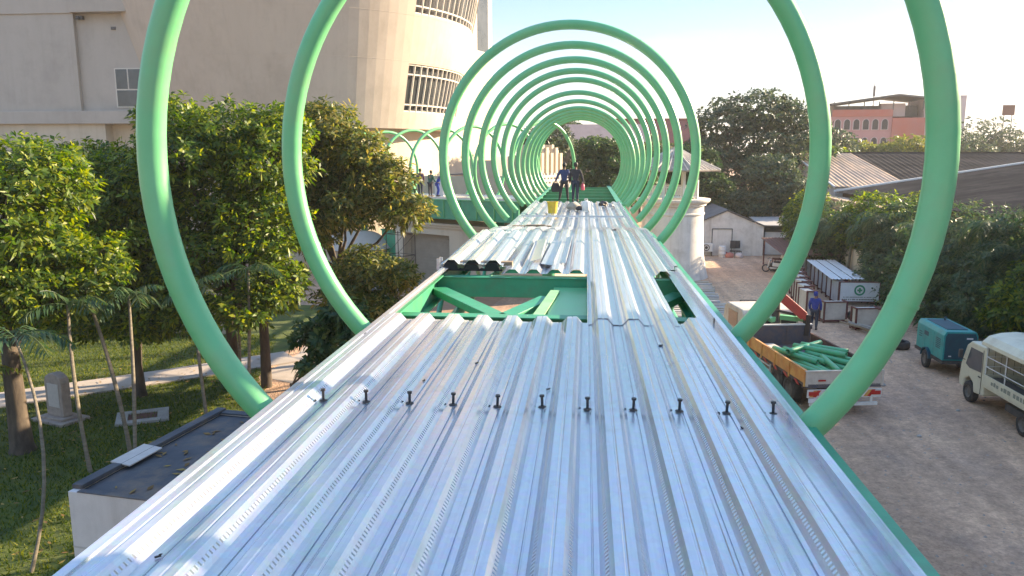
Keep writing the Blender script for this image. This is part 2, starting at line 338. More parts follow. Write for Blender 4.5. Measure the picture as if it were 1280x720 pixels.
M['cloth_royal'] = mat('royal_blue_cloth', (0.012, 0.03, 0.19), 0.9, col2=(0.02, 0.04, 0.24), scale=15)
M['cloth_dark'] = mat('charcoal_cloth', (0.028, 0.026, 0.03), 0.9, col2=(0.045, 0.04, 0.045), scale=15)
M['cloth_plum'] = mat('plum_cloth', (0.09, 0.05, 0.075), 0.9, col2=(0.12, 0.07, 0.10), scale=15)
M['cloth_navy'] = mat('navy_trouser_cloth', (0.022, 0.026, 0.045), 0.9, col2=(0.035, 0.04, 0.06), scale=15)
M['cloth_green'] = mat('bottle_green_cloth', (0.02, 0.08, 0.055), 0.9, col2=(0.03, 0.10, 0.07), scale=15)
M['cloth_grey'] = mat('pale_grey_cloth', (0.36, 0.36, 0.36), 0.9, col2=(0.30, 0.30, 0.30), scale=15)
M['skin'] = mat('tanned_skin', (0.22, 0.115, 0.07), 0.6, col2=(0.19, 0.10, 0.06), scale=20)
M['hair'] = mat('black_hair', (0.012, 0.010, 0.009), 0.6, col2=(0.022, 0.018, 0.015), scale=40)
M['pinkplas'] = mat('pink_plastic', (0.70, 0.10, 0.14), 0.4, col2=(0.62, 0.09, 0.13), scale=9)
M['sack'] = mat('dusty_sack_cloth', (0.40, 0.35, 0.28), 0.95, col2=(0.30, 0.26, 0.20), scale=7, bump=.5, bscale=15)
M['lamp_red'] = mat('red_lens', (0.45, 0.02, 0.015), 0.3, col2=(0.38, 0.02, 0.012), scale=9)
M['sign_white'] = mat('white_sign_board', (0.68, 0.68, 0.68), 0.5, col2=(0.60, 0.60, 0.60), scale=3)
M['sign_green'] = mat('sign_green_ink', (0.01, 0.22, 0.10), 0.5)
M['ink'] = mat('faded_grey_ink', (0.20, 0.20, 0.16), 0.6)
M['shutter'] = mat('taupe_roller_shutter', (0.33, 0.27, 0.20), 0.6, col2=(0.28, 0.23, 0.17), scale=2)
M['sheet_white'] = mat('white_corrugated_sheet', (0.62, 0.62, 0.62), 0.6, col2=(0.54, 0.53, 0.52), scale=2)
M['formwork'] = mat('cream_form_panel', (0.56, 0.50, 0.42), 0.75, col2=(0.46, 0.40, 0.33), scale=2.5, stain=(0.26, 0.19, 0.15), stain_scale=2, stain_amt=.5)
M['formgrey'] = mat('grey_white_form_panel', (0.50, 0.48, 0.48), 0.75, col2=(0.42, 0.40, 0.40), scale=2.5, stain=(0.26, 0.19, 0.17), stain_scale=2, stain_amt=.5)
M['frame_rust'] = mat('oxide_red_frame', (0.13, 0.035, 0.028), 0.8, col2=(0.09, 0.03, 0.025), scale=5)
M['block'] = mat('pale_screen_block', (0.60, 0.53, 0.46), 0.85, col2=(0.52, 0.46, 0.40), scale=2)

# ------------------------------------------------------------------ sky, sun
SUN_AZ = 29.0      # degrees ahead of +X
SUN_EL = 20.0
w = bpy.data.worlds.new("World"); scene.world = w; w.use_nodes = True
nt = w.node_tree; N = nt.nodes; L = nt.links
bg = N['Background']; bg.inputs['Strength'].default_value = 0.10
sky = N.new('ShaderNodeTexSky'); sky.sky_type = 'NISHITA'; sky.sun_disc = False
sky.sun_elevation = R(SUN_EL); sky.sun_rotation = R(90-SUN_AZ)
sky.air_density = 1.0; sky.dust_density = 0.9; sky.ozone_density = 1.8; sky.altitude = 0
tc = N.new('ShaderNodeTexCoord'); mp = N.new('ShaderNodeMapping'); mp.inputs['Scale'].default_value = (1.2, 1.2, 5.5)
L.new(tc.outputs['Generated'], mp.inputs['Vector'])
nz = N.new('ShaderNodeTexNoise'); nz.inputs['Scale'].default_value = 2.3; nz.inputs['Detail'].default_value = 8; nz.inputs['Roughness'].default_value = 0.55
L.new(mp.outputs['Vector'], nz.inputs['Vector'])
mr = N.new('ShaderNodeMapRange'); mr.inputs[1].default_value = 0.47; mr.inputs[2].default_value = 0.75; mr.inputs[4].default_value = 0.32
L.new(nz.outputs['Fac'], mr.inputs[0])
mx = N.new('ShaderNodeMix'); mx.data_type = 'RGBA'; mx.inputs['B'].default_value = (3.6, 3.25, 3.2, 1)
# a bright, milky evening sky: the clear-sky model veiled by a thin high haze
sp_ = N.new('ShaderNodeSeparateXYZ'); L.new(tc.outputs['Generated'], sp_.inputs[0])
vr = N.new('ShaderNodeValToRGB'); vr.color_ramp.elements[0].position = 0.0; vr.color_ramp.elements[0].color = (3.5, 3.2, 2.9, 1)
vr.color_ramp.elements[1].position = 1.0; vr.color_ramp.elements[1].color = (1.6, 2.6, 4.6, 1)
e_ = vr.color_ramp.elements.new(0.06); e_.color = (3.0, 2.85, 2.75, 1)
e_ = vr.color_ramp.elements.new(0.11); e_.color = (2.1, 2.4, 2.7, 1)
e_ = vr.color_ramp.elements.new(0.19); e_.color = (1.3, 1.95, 2.75, 1)
e_ = vr.color_ramp.elements.new(0.36); e_.color = (1.35, 2.15, 3.25, 1)
e_ = vr.color_ramp.elements.new(0.65); e_.color = (1.15, 2.1, 4.0, 1)
L.new(sp_.outputs['Z'], vr.inputs['Fac'])
veil = N.new('ShaderNodeMix'); veil.data_type = 'RGBA'; veil.inputs['Factor'].default_value = 0.80
L.new(sky.outputs['Color'], veil.inputs['A']); L.new(vr.outputs['Color'], veil.inputs['B'])
L.new(veil.outputs['Result'], mx.inputs['A']); L.new(mr.outputs[0], mx.inputs['Factor']); L.new(mx.outputs['Result'], bg.inputs['Color'])
sd = bpy.data.lights.new("sun", 'SUN'); sun = bpy.data.objects.new("sun", sd); COL.objects.link(sun)
sd.energy = 5.0; sd.angle = R(0.6); sd.color = (1.0, 0.80, 0.55)
S = Vector((math.cos(R(SUN_AZ))*math.cos(R(SUN_EL)), math.sin(R(SUN_AZ))*math.cos(R(SUN_EL)), math.sin(R(SUN_EL))))
sun.rotation_euler = S.to_track_quat('Z', 'Y').to_euler(); sun.location = (40, 25, 40)
scene.view_settings.view_transform = 'Standard'; scene.view_settings.look = 'None'
scene.view_settings.gamma = 1.0; scene.view_settings.exposure = 1.95
scene.view_settings.use_curve_mapping = False
scene.cycles.use_denoising = True
scene.cycles.max_bounces = 6; scene.cycles.diffuse_bounces = 3; scene.cycles.transparent_max_bounces = 6
scene.cycles.sample_clamp_indirect = 6.0

# ------------------------------------------------------------------ ground
b = MB(); b.add([(-1200, -200, 0), (1200, -200, 0), (1200, 1800, 0), (-1200, 1800, 0)], [(0, 1, 2, 3)])
tag(b.build('yard_ground', M['yard']), kind='structure')
b = MB(); b.add([(-60, -10, .004), (-2.6, -10, .004), (-5.2, 10, .004), (-9.0, 20, .004), (-11.6, 26.6, .004), (-13.0, 40, .004), (-60, 40, .004)], [(0, 1, 2, 3, 4, 5, 6)])
tag(b.build('lawn', M['lawn']), kind='structure')
b = MB()
def pathz(x): return [(x, 0)]
pa = [(-40.0, 15.2), (-26.0, 20.0), (-19.2, 22.9), (-14.8, 26.4), (-11.4, 29.4)]
vs = []
for i, (x, y) in enumerate(pa):
    j = min(i+1, len(pa)-1); k = max(i-1, 0); t = Vector((pa[j][0]-pa[k][0], pa[j][1]-pa[k][1])).normalized(); n_ = Vector((-t.y, t.x))
    vs += [(x-n_.x*.9, y-n_.y*.9, .055), (x+n_.x*.9, y+n_.y*.9, .055)]
vs += [(v[0], v[1], -.02) for v in vs]
n = len(pa)*2
fs = [(2*i, 2*i+2, 2*i+3, 2*i+1) for i in range(len(pa)-1)]
fs += [(2*i, n+2*i, n+2*i+2, 2*i+2) for i in range(len(pa)-1)]+[(2*i+1, 2*i+3, n+2*i+3, n+2*i+1) for i in range(len(pa)-1)]
b.add(vs, fs); tag(b.build('garden_path', M['path']), kind='structure')
b = MB(); b.add([(-11.5, 26.6, .008), (-6.0, 24.0, .008), (-4.0, 52, .008), (-16, 52, .008), (-13.0, 38, .008), (-11.3, 30, .008)], [(0, 1, 2, 3, 4, 5)])
tag(b.build('service_road', M['path']), kind='structure')
b = MB(); b.add([(-10.8, 35.5, .012), (-5.5, 34.5, .012), (-4.0, 44.5, .012), (-10.5, 45.5, .012)], [(0, 1, 2, 3)])
tag(b.build('sand_ground', M['sand']), kind='structure')
# grass blades on the near lawn
nb = 60000
xs = RNG.uniform(-24, -5.6, nb*2); ys = RNG.uniform(11.5, 33, nb*2)
ok = (xs < -5.6-(ys-11)*.36)
for i in range(len(pa)-1):
    a = np.array(pa[i]); c = np.array(pa[i+1]); t = c-a; q = np.clip(((xs-a[0])*t[0]+(ys-a[1])*t[1])/(t@t), 0, 1)
    ok &= np.hypot(xs-a[0]-q*t[0], ys-a[1]-q*t[1]) > .95
xs, ys = xs[ok][:nb], ys[ok][:nb]; n = len(xs)
h = RNG.uniform(.05, .13, n); an = RNG.uniform(0, 6.28, n); wd = RNG.uniform(.010, .022, n); lx = RNG.normal(0, .05, n); ly = RNG.normal(0, .05, n)
V = np.zeros((n, 3, 3)); V[:, 0] = np.stack([xs-np.cos(an)*wd, ys-np.sin(an)*wd, 0*xs], 1); V[:, 1] = np.stack([xs+np.cos(an)*wd, ys+np.sin(an)*wd, 0*xs], 1)
V[:, 2] = np.stack([xs+lx, ys+ly, h], 1)
tag(np_mesh('grass', V.reshape(-1, 3), np.arange(n*3).reshape(-1, 3), M['grass_blade']), 'short green lawn grass under the trees beside the walkway', 'grass', kind='stuff')
# loose stones on the yard
ns = 2600
sx = RNG.uniform(3.5, 17, ns); sy = RNG.uniform(11, 60, ns); sr = RNG.uniform(.012, .05, ns)**1.0
base = np.array([[1, 0, 0], [0, 1, 0], [-1, 0, 0], [0, -1, 0], [0, 0, .9]], float)
V = base[None]*sr[:, None, None]*RNG.uniform(.6, 1.3, (ns, 5, 1)); V[:, :, 0] += sx[:, None]; V[:, :, 1] += sy[:, None]
F = np.array([[0, 1, 4], [1, 2, 4], [2, 3, 4], [3, 0, 4]]); F = (F[None]+np.arange(ns)[:, None, None]*5).reshape(-1, 3)
tag(np_mesh('loose_gravel', V.reshape(-1, 3), F, M['gravel']), 'small loose stones scattered over the dirt yard', 'gravel', kind='stuff')

# ------------------------------------------------------------------ walkway frame
def drop(y):          # the deck dips a little beyond the fourth hoop
    t = min(max((y-17.2)/4.6, 0), 1); t = t*t*(3-2*t)
    return -0.30*t
def deck(y): return DZ+drop(y)
YS = [-3, 0, 4, 8, 12, 16, 17.2, 18.2, 19.5, 20.8, 21.8, 25, 30, 36, 42, 48, 51]
frame = thing('walkway_frame', 'long green steel frame that carries the metal deck and the hoops', 'footbridge', (0, 0, 0))
def sweep(y0, y1, sec):
    """a rail following the deck: sec = outline in (x, z below deck)"""
    ys = [y for y in YS if y0 < y < y1]; ys = [y0]+ys+[y1]; n = len(sec); vs = []; fs = []
    for y in ys:
        for x, z in sec: vs.append((x, y, deck(y)+z))
    for i in range(len(ys)-1):
        for k in range(n): fs.append((i*n+k, i*n+(k+1) % n, (i+1)*n+(k+1) % n, (i+1)*n+k))
    fs.append(tuple(range(n-1, -1, -1))); fs.append(tuple((len(ys)-1)*n+k for k in range(n)))
    return vs, fs
for s in (-1, 1):
    b = MB()
    xo = 1.845 if s < 0 else 1.925
    sec = [(s*x, z) for x, z in ((1.70, -.022), (xo, -.022), (xo, -.04), (1.825, -.04), (1.825, -.36), (1.90, -.36), (1.90, -.38), (1.72, -.38), (1.72, -.36), (1.805, -.36), (1.805, -.04), (1.70, -.04))]
    b.add(*sweep(-3, 50, sec)); b.build('edge_girder', M['green_dk'], frame)
    b = MB()
    for y in np.arange(-2, 50, 1.0): b.box((s*1.86, y, deck(y)-.2), (.065, .012, .30))
    b.build('girder_stiffener', M['green_dk'], frame)
    b = MB()
    pts = [(s*2.02, y, deck(y)-1.25) for y in YS]; b.tube(pts, .10, 10); b.build('lower_chord', M['green_dk'], frame, smooth=True)
    b = MB()
    k = 0
    for y in np.arange(-2, 48, 1.5):
        z0, z1 = (deck(y)-.34, deck(y+1.5)-1.22) if k % 2 == 0 else (deck(y)-1.22, deck(y+1.5)-.34)
        b.tube([(s*1.96, y, z0), (s*2.0, y+1.5, z1)], .045, 8); k += 1
    b.build('lattice', M['green_dk'], frame, smooth=True)
def ibeam_x(b, y, x0, x1, h=.25, w=.16, z=-.075, mi=0):
    zz = deck(y)
    b.span((x0, y-w/2, zz+z-.014), (x1, y+w/2, zz+z), mi)
    b.span((x0, y-.006, zz+z-h+.014), (x1, y+.006, zz+z-.014), mi)
    b.span((x0, y-w/2, zz+z-h), (x1, y+w/2, zz+z-h+.014), mi)
for y in (-1.5, 1.8, 5.0, 14.4, 17.6, 20.8, 24.0, 27.2, 30.4, 33.6, 36.8, 40, 43, 46, 49):
    b = MB(); ibeam_x(b, y, -1.89, 1.89); b.build('cross_beam', M['green_dk'], frame)
# the open bay: box beams, plan bracing, gusset
b = MB(); b.span((-1.89, 11.16, DZ-.34), (1.89, 11.34, DZ-.055)); b.span((-1.80, 11.14, DZ-.053), (1.80, 11.36, DZ-.041))
b.build('cross_beam', M['green_dk'], frame, bevel=.006)
b = MB(); b.span((-1.0, 11.20, DZ-.039), (.44, 11.30, DZ-.029)); b.build('packing_strip', M['green_lt'], frame)
b = MB(); ibeam_x(b, 8.75, -1.89, 1.89, .26, .20, -.10); b.build('cross_beam', M['green_dk'], frame)
b = MB()
def bar(p, q, wd=.22, hg=.10, z=-.22):
    p = Vector((p[0], p[1], DZ+z)); q = Vector((q[0], q[1], DZ+z)); m = (p+q)/2; d = q-p
    b.box(m, (d.length, wd, hg), rz=math.atan2(d.y, d.x))
bar((-1.75, 11.0), (-.55, 8.95)); b.build('plan_brace', M['green_dk'], frame, bevel=.006)
b = MB(); bar((-.62, 8.95), (-.12, 10.4)); b.build('plan_brace', M['green_dk'], frame, bevel=.006)
b = MB(); bar((1.75, 11.0), (.75, 8.95), z=-.24); b.build('plan_brace', M['green_dk'], frame, bevel=.006)
b = MB(); b.tube([(-1.3, 11.05, DZ-.9), (-.2, 9.3, DZ-.9)], .06, 8); b.tube([(-1.2, 9.0, DZ-.9), (-.6, 11, DZ-.9)], .06, 8); b.build('low_brace', M['green_dk'], frame, smooth=True)
b = MB(); b.span((-.06, 8.86, DZ-.42), (.62, 11.14, DZ-.17)); b.build('centre_girder', M['green'], frame, bevel=.006)
b = MB(); b.box((-.10, 9.75, DZ-.145), (.13, 1.9, .02), rz=-.08); b.build('splice_plate', M['green_lt'], frame)
for y in (2.72, 2.55): b = MB(); b.box((-1.80, y, DZ-.02), (.06, .02, .14)); b.build('lifting_lug', M['green_lt'], frame)
for y in (3.0, 27.2):
    b = MB(); b.tube([(-.9, y, 0), (-.9, y, deck(y)-1.2)], .22, 20); b.box((-.9, y, .03), (.8, .8, .06)); b.span((-1.95, y-.14, deck(y)-1.36), (1.95, y+.14, deck(y)-1.1))
    b.build('support_column', M['green_dk'], frame, smooth=True)

# ------------------------------------------------------------------ hoops
RH = 2.60
def hoop_mesh(mb, rad=RH, tube=.098, zc=1.70, stop=1.86, n=72, nt=14):
    a = math.asin(stop/rad)                  # where the pipe meets the edge girder, measured from straight down
    pts = []
    for i in range(n+1):
        t = a+(2*math.pi-2*a)*i/n
        pts.append((rad*math.sin(t), 0, zc-rad*math.cos(t)))
    mb.tube(pts, tube, nt); return a
def make_hoop(label, y, z, group, seam=None, mtl='green'):
    t = thing('steel_hoop', label, 'steel hoop', (0, y, z), 0, group)
    b = MB(); a = hoop_mesh(b); b.build('pipe', M[mtl], t, smooth=True)
    for s in (-1, 1):
        b = MB(); x = s*RH*math.sin(a); zz = 1.70-RH*math.cos(a)
        b.box((x+s*.03, -.095, zz+.02), (.10, .014, .13), ry=-s*.55); b.build('foot_plate', M[mtl], t)
    if seam is not None:
        for q in seam:
            b = MB(); c = Vector((RH*math.sin(q), 0, 1.70-RH*math.cos(q))); tn = Vector((math.cos(q), 0, math.sin(q)))
            b.tube([c-tn*.012, c+tn*.012], .1025, 14); b.build('weld_seam', M['green'], t, smooth=True)
    return t
HY = [5.14, 7.71]+[16.2+2.98*k for k in range(12)]
notes = {0: 'nearest green hoop, the largest in view, standing over the near deck',
         1: 'second green hoop from the camera, standing just before the open gap in the deck',
         2: 'first green hoop past the open gap, outermost of the receding tunnel of hoops'}
proto = None
for i, y in enumerate(HY):
    zoff = 0.0 if y < 28.5 else (-.22 if y < 33 else (-.36 if y < 36 else -.48))
    lab = notes.get(i) or ('smallest and farthest green hoop at the very end of the tunnel' if i == len(HY)-1 else
                           '%s green hoop past the open gap, counting away from the camera into the tunnel' % ORD[i-2])
    if proto is None:
        proto = make_hoop(lab, y, DZ+zoff, 'green hoops arching over the walkway', seam=(R(70), R(148), R(215), R(290))); o = proto
    else:
        o = copy_tree(proto); o.location = (0, y, DZ+zoff); o['label'] = lab

# ------------------------------------------------------------------ ribbed deck sheets
PITCH = 0.3165; RIB0 = -1.638
PROF = [(-.15825, 0, 0), (-.147, 0, 0), (-.144, -.009, 0), (-.138, -.009, 0), (-.135, 0, 0), (-.110, 0, 0), (-.050, .066, 1), (-.009, .067, 0), (-.004, .063, 0), (.004, .063, 0), (.009, .067, 0),
        (.050, .066, 0), (.110, 0, 1), (.15825, 0, 0)]
def sheet(k0, k1, y0, y1, z, label, group, follow=True, jitter=.0015, rot=None, seed=0, name='deck_sheet', cut=None, h=1.0):
    """ribs k0..k1-1 from y0 to y1, resting z above the deck level"""
    rr = np.random.default_rng(seed+int(k0*13+y0*7) & 0xffff)
    nx = []
    for k in range(k0, k1):
        for j, (x, zz, w_) in enumerate(PROF):
            if k > k0 and j == 0: continue
            nx.append((RIB0+k*PITCH+x, zz*h, w_ if not (k > k0 and False) else 0))
    xm = (nx[0][0]+nx[-1][0])/2
    step = .55 if (y1-y0) > 3 else .4
    ys = np.linspace(y0, y1, max(3, int((y1-y0)/step)))
    vs = []; m = len(nx)
    wob = rr.normal(0, jitter, (len(ys), m)); wob[:, 1:-1] = (wob[:, :-2]+wob[:, 1:-1]+wob[:, 2:])/3
    ym = (y0+y1)/2
    for i, y in enumerate(ys):
        for j, (x, zz, _) in enumerate(nx):
            p = Vector((x-xm, y-ym, zz+wob[i, j]+(drop(y) if follow else 0)))
            vs.append(p)
    fs = []; mi = []; uv = []
    for i in range(len(ys)-1):
        for j in range(m-1):
            fs.append((i*m+j, i*m+j+1, (i+1)*m+j+1, (i+1)*m+j)); mi.append(int(nx[j+1][2]))
            uv += [(0, ys[i]), (1, ys[i]), (1, ys[i+1]), (0, ys[i+1])]
    me = bpy.data.meshes.new(name); me.from_pydata(vs, [], fs); me.materials.append(M['galv']); me.materials.append(M['galv_dash'])
    me.polygons.foreach_set('material_index', mi)
    ul = me.uv_layers.new(name='UVMap'); ul.data.foreach_set('uv', np.array(uv, dtype=np.float32).ravel())
    o = bpy.data.objects.new(name, me); COL.objects.link(o); o.location = (xm, ym, DZ+z)
    if rot: o.rotation_euler = rot
    md = o.modifiers.new('thickness', 'SOLIDIFY'); md.thickness = .0025; md.offset = -1
    return tag(o, label, 'metal sheet', group)
NEAR = 'ribbed steel sheets of the near deck'
sheet(0, 3, -2.5, 8.02, 0, 'long ribbed deck sheet along the left edge of the near deck', NEAR, seed=1)
sheet(3, 6, -2.5, 7.98, .0035, 'long ribbed near deck sheet, second from the left edge', NEAR, seed=2)
sheet(6, 9, -2.5, 8.00, 0, 'long ribbed near deck sheet, second from the right edge', NEAR, seed=3)
sheet(9, 11, -2.5, 8.04, .0035, 'long ribbed deck sheet along the right edge of the near deck', NEAR, seed=4)
FAR = 'ribbed steel sheets of the far deck'
sheet(7, 10, 7.90, 18.0, .008, 'long ribbed sheet bridging the open gap and lapped over the near deck', FAR, seed=5, jitter=.003)
raised = sheet(0, 3, 11.42, 15.6, .135, 'raised ribbed sheet with dark open rib ends beside the gap, left of the far deck', FAR, rot=(.012, 0, .006), seed=6, jitter=.004)
def rib_shades(sheet_o, k0, k1, y_loc, m, h=.0535):  # dark fills drawn for the shade inside the open rib ends
    xm = (RIB0+k0*PITCH-.15825+RIB0+(k1-1)*PITCH+.15825)/2
    for k in range(k0, k1):
        b = MB(); x = RIB0+k*PITCH-xm
        b.prism([(x-.105, .0005), (x+.105, .0005), (x+.047, h), (x-.047, h)], lambda u, v, d: (u, d, v), y_loc, y_loc+.03); b.build('rib_shade', m, sheet_o)
rib_shades(raised, 0, 3, -(15.6-11.42)/2+.02, M['black'], .064)
b = MB(); rr_ = np.random.default_rng(4)  # black strip standing for the shadow gap under the raised sheet
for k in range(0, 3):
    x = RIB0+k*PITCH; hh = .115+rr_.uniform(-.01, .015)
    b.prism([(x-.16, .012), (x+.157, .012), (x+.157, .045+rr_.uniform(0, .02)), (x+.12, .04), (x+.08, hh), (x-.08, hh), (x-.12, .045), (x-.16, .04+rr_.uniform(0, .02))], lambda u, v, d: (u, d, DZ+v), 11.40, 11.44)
o = b.build('gap_shade_strip', M['black']); tag(o, 'black notched strip drawn for the shadow gap under the raised sheet', 'shade strip')
b = MB(); b.span((-1.70, 11.62, DZ+.068), (-.72, 11.76, DZ+.125)); o = b.build('packer', M['wood'])
tag(o, 'timber packer under the raised ribbed sheet beside the gap', 'timber')
sheet(0, 3, 11.9, 18.2, .004, 'ribbed sheet lying under the raised sheet at the left of the far deck', FAR, seed=7)
q_ = sheet(3, 5, 11.25, 18.0, .006, 'ribbed sheet left of centre starting right at the open gap', FAR, seed=8, jitter=.003)
rib_shades(q_, 3, 5, -(18.0-11.25)/2+.03, M['green_dk'], .052)
q_ = sheet(5, 7, 11.25, 17.6, .010, 'ribbed sheet in the centre of the far deck starting at the open gap', FAR, seed=9, jitter=.003)
rib_shades(q_, 5, 7, -(17.6-11.25)/2+.03, M['green_dk'], .052)
sheet(10, 11, 11.25, 17.8, .004, 'narrow ribbed sheet along the right edge of the far deck past the gap', FAR, seed=10)
sheet(7, 11, 17.8, 24.4, .006, 'ribbed sheet on the right where the far deck dips', FAR, seed=11, jitter=.003)
sheet(3, 7, 17.5, 24.4, .012, 'ribbed sheet in the middle where the far deck dips', FAR, seed=12, jitter=.003)
sheet(0, 3, 18.0, 24.4, .008, 'ribbed sheet on the left where the far deck dips, plank lying on it', FAR, seed=13, jitter=.003)
sheet(0, 4, 24.2, 32.5, .004, 'farthest ribbed sheet on the left, under the yellow bucket', FAR, seed=14, jitter=.003)
sheet(4, 8, 24.2, 32.5, .009, 'farthest ribbed sheet in the middle, under the feet of two workers', FAR, seed=15, jitter=.003)
sheet(8, 11, 24.2, 32.5, .004, 'farthest ribbed sheet on the right of the far deck', FAR, seed=16, jitter=.003)
# loose folded strips on the far deck
def strip(label, x, y, z, ln, rz, ry, sec):
    b = MB(); b.prism(sec, lambda u, v, d: (u, d, v), -ln/2, ln/2)
    o = b.build('loose_strip', M['galv']); o.location = (x, y, DZ+z); o.rotation_euler = (0, ry, rz)
    return tag(o, label, 'metal strip', 'loose folded strips on the far deck')
Lsec = [(-.10, 0), (.10, 0), (.10, .075), (.096, .075), (.096, .004), (-.10, .004)]
Csec = [(-.11, .05), (-.11, 0), (.11, 0), (.11, .05), (.106, .05), (.106, .004), (-.106, .004), (-.106, .05)]
strip('loose folded strip with a dark open end, leaning on ribs left of centre', -.42, 13.5, .105, 3.0, .02, -.28, Csec)
strip('flat loose strip beside the leaning strip, right of it', -.17, 13.4, .066, 3.2, -.015, .12, Lsec)
strip('narrow loose strip nearest the centre of the far deck', .05, 13.9, .066, 3.8, -.01, -.06, [(-.06, 0), (.06, 0), (.06, .045), (.056, .045), (.056, .004), (-.06, .004)])

# edge flashing
def flashing(label, s, y0, y1, z=0.0, hgt=.068):
    b = MB(); t = .003
    sec = [(s*1.66, .057), (s*1.712, .057), (s*1.712, hgt), (s*1.757, hgt), (s*1.757, -.015), (s*1.760, -.015), (s*1.760, hgt+t), (s*1.709, hgt+t), (s*1.709, .057+t), (s*1.66, .057+t)] if s < 0 else [(s*1.60, .007), (s*1.742, .007), (s*1.742, hgt), (s*1.787, hgt), (s*1.787, -.015), (s*1.790, -.015), (s*1.790, hgt+t), (s*1.739, hgt+t), (s*1.739, .007+t), (s*1.60, .007+t)]
    vs, fs = sweep(y0, y1, sec); b.add([(v[0], v[1], v[2]+z) for v in vs], fs)
    return tag(b.build('edge_flashing', M['galv']), label, 'metal trim', 'galvanised trims along the deck edges')
flashing('bright galvanised edge trim along the left side of the near deck', -1, -2.5, 7.1)
flashing('galvanised edge trim on the left side running past the open gap', -1, 7.02, 11.4, -.004)
flashing('galvanised edge trim on the left side of the far deck', -1, 11.5, 33)
flashing('grey galvanised edge trim along the right side of the near deck', 1, -2.5, 8.1)
flashing('galvanised edge trim on the right side running past the open gap', 1, 8.02, 11.7, -.004)
flashing('galvanised edge trim on the right side of the far deck', 1, 11.8, 33)
for x, y in ((-1.83, 11.45), (-1.82, 11.62)): b = MB(); b.box((x, y, DZ+.10), (.05, .02, .17)); b.build('fixing_post', M['galv'], frame)

# ------------------------------------------------------------------ shear studs
sp = None
words = ['first shear stud at the left end of the row across the near deck'] + ['%s shear stud from the left in the row across the near deck' % ORD[i] for i in range(1, 10)] + ['last shear stud, at the right end of the row beside the edge trim']
for i in range(11):
    x = RIB0+PITCH*.5+i*PITCH-.002
    if sp is None:
        sp = thing('shear_stud', words[0], 'stud', (x, 5.2, DZ), 0, 'shear studs in a row across the near deck')
        b = MB(); b.tube([(0, 0, .006), (0, 0, .082)], .0098, 12); b.build('shank', M['steel_dk'], sp, smooth=True)
        b = MB(); b.tube([(0, 0, .080), (0, 0, .094)], .0175, 12); b.build('head', M['steel_dk'], sp, smooth=True)
        b = MB(); b.lathe([(.030, .0062), (.026, .012), (.012, .016)], n=14); b.build('weld_collar', M['steel_dk'], sp, smooth=True)
        b = MB(); b.lathe([(.016, .0062), (.018, .013), (.014, .016), (.011, .016), (.010, .0062)], (-.062, -.01, 0), n=10, a0=.6, a1=5.2)
        b.build('ferrule_chip', M['steel_dk'], sp)
        o = sp
    else:
        o = copy_tree(sp); o.location = (x, 5.2+random.uniform(-.02, .02), DZ); o['label'] = words[i]
    o.rotation_euler = (random.uniform(-.05, .05), random.uniform(-.05, .05), random.uniform(-.3, .3))

# ------------------------------------------------------------------ things lying on the deck
t = thing('bucket', 'yellow plastic bucket on the far deck, left of the two workers', 'bucket', (-.72, 26.0, deck(26)+.06))
b = MB(); b.lathe([(.001, 0), (.145, 0), (.18, .37), (.19, .37), (.19, .39), (.172, .39), (.14, .02), (.001, .02)], n=28); b.build('body', M['yellow'], t, smooth=True)
b = MB(); b.tube([(.188*math.cos(a), .03*math.sin(a)-.02, .37-.12*math.sin(a)) for a in np.linspace(0, math.pi, 12)], .006, 6); b.build('handle', M['steel_dk'], t)
def lump(name, label, cat, loc, d, m, group=None, seed=1, rough=.22):
    rr = np.random.default_rng(seed); bm = bmesh.new(); bmesh.ops.create_icosphere(bm, subdivisions=3, radius=1)
    dirs = [Vector(rr.normal(0, 1, 3)).normalized() for _ in range(9)]
    for v in bm.verts:
        k = 1+sum(rough*.4*math.sin(3*v.co.dot(q)*2.2+i) for i, q in enumerate(dirs))/3
        v.co = Vector((v.co.x*d[0]*k, v.co.y*d[1]*k, max(v.co.z*k, -.55)*d[2]+.5*d[2]))
    me = bpy.data.meshes.new(name); bm.to_mesh(me); bm.free(); me.materials.append(m)
    for p in me.polygons: p.use_smooth = True
    o = bpy.data.objects.new(name, me); COL.objects.link(o); o.location = loc
    return tag(o, label, cat, group)
dz2 = lambda y: deck(y)+.06
lump('sack', 'dusty beige sack slumped on the deck in front of the workers', 'sack', (-.05, 28.0, dz2(28)), (.24, .2, .17), M['sack'], seed=3)
lump('sack', 'greyish tool sack on the deck, between the beige sack and the white drum', 'sack', (.18, 27.6, dz2(27)), (.15, .14, .10), M['cloth_dark'], seed=4)
t = thing('plastic_drum', 'small white plastic drum on the far deck beside the worker with the pink bottle', 'drum', (.40, 27.4, dz2(27.4)))
b = MB(); b.lathe([(.001, 0), (.13, 0), (.14, .03), (.14, .28), (.10, .33), (.05, .34), (.05, .37), (.001, .37)], n=22); b.build('body', M['white_trim'], t, smooth=True)
b = MB(); b.tube([(-.05, 0, .36), (-.05, 0, .41), (.05, 0, .41), (.05, 0, .36)], .012, 6); b.build('handle', M['white_trim'], t)
lump('tool_pile', 'dark heap of small tools at the far right corner of the deck', 'tools', (1.05, 30.0, dz2(30)), (.16, .2, .12), M['steel_dk'], seed=6, rough=.5)
lump('glove', 'crumpled pale work glove on the far deck near the tool heap', 'glove', (1.35, 29.4, dz2(29)), (.10, .14, .07), M['cloth_grey'], seed=8, rough=.5)
b = MB(); b.box((0, 0, .018), (1.05, .11, .036)); b.box((.1, .02, .047), (.5, .08, .02), rz=.06)
o = b.build('plank', M['wood']); o.location = (-1.05, 20.75, dz2(20.75)); o.rotation_euler = (0, 0, .04)
tag(o, 'weathered plank lying across the ribs on the left of the far deck', 'plank')
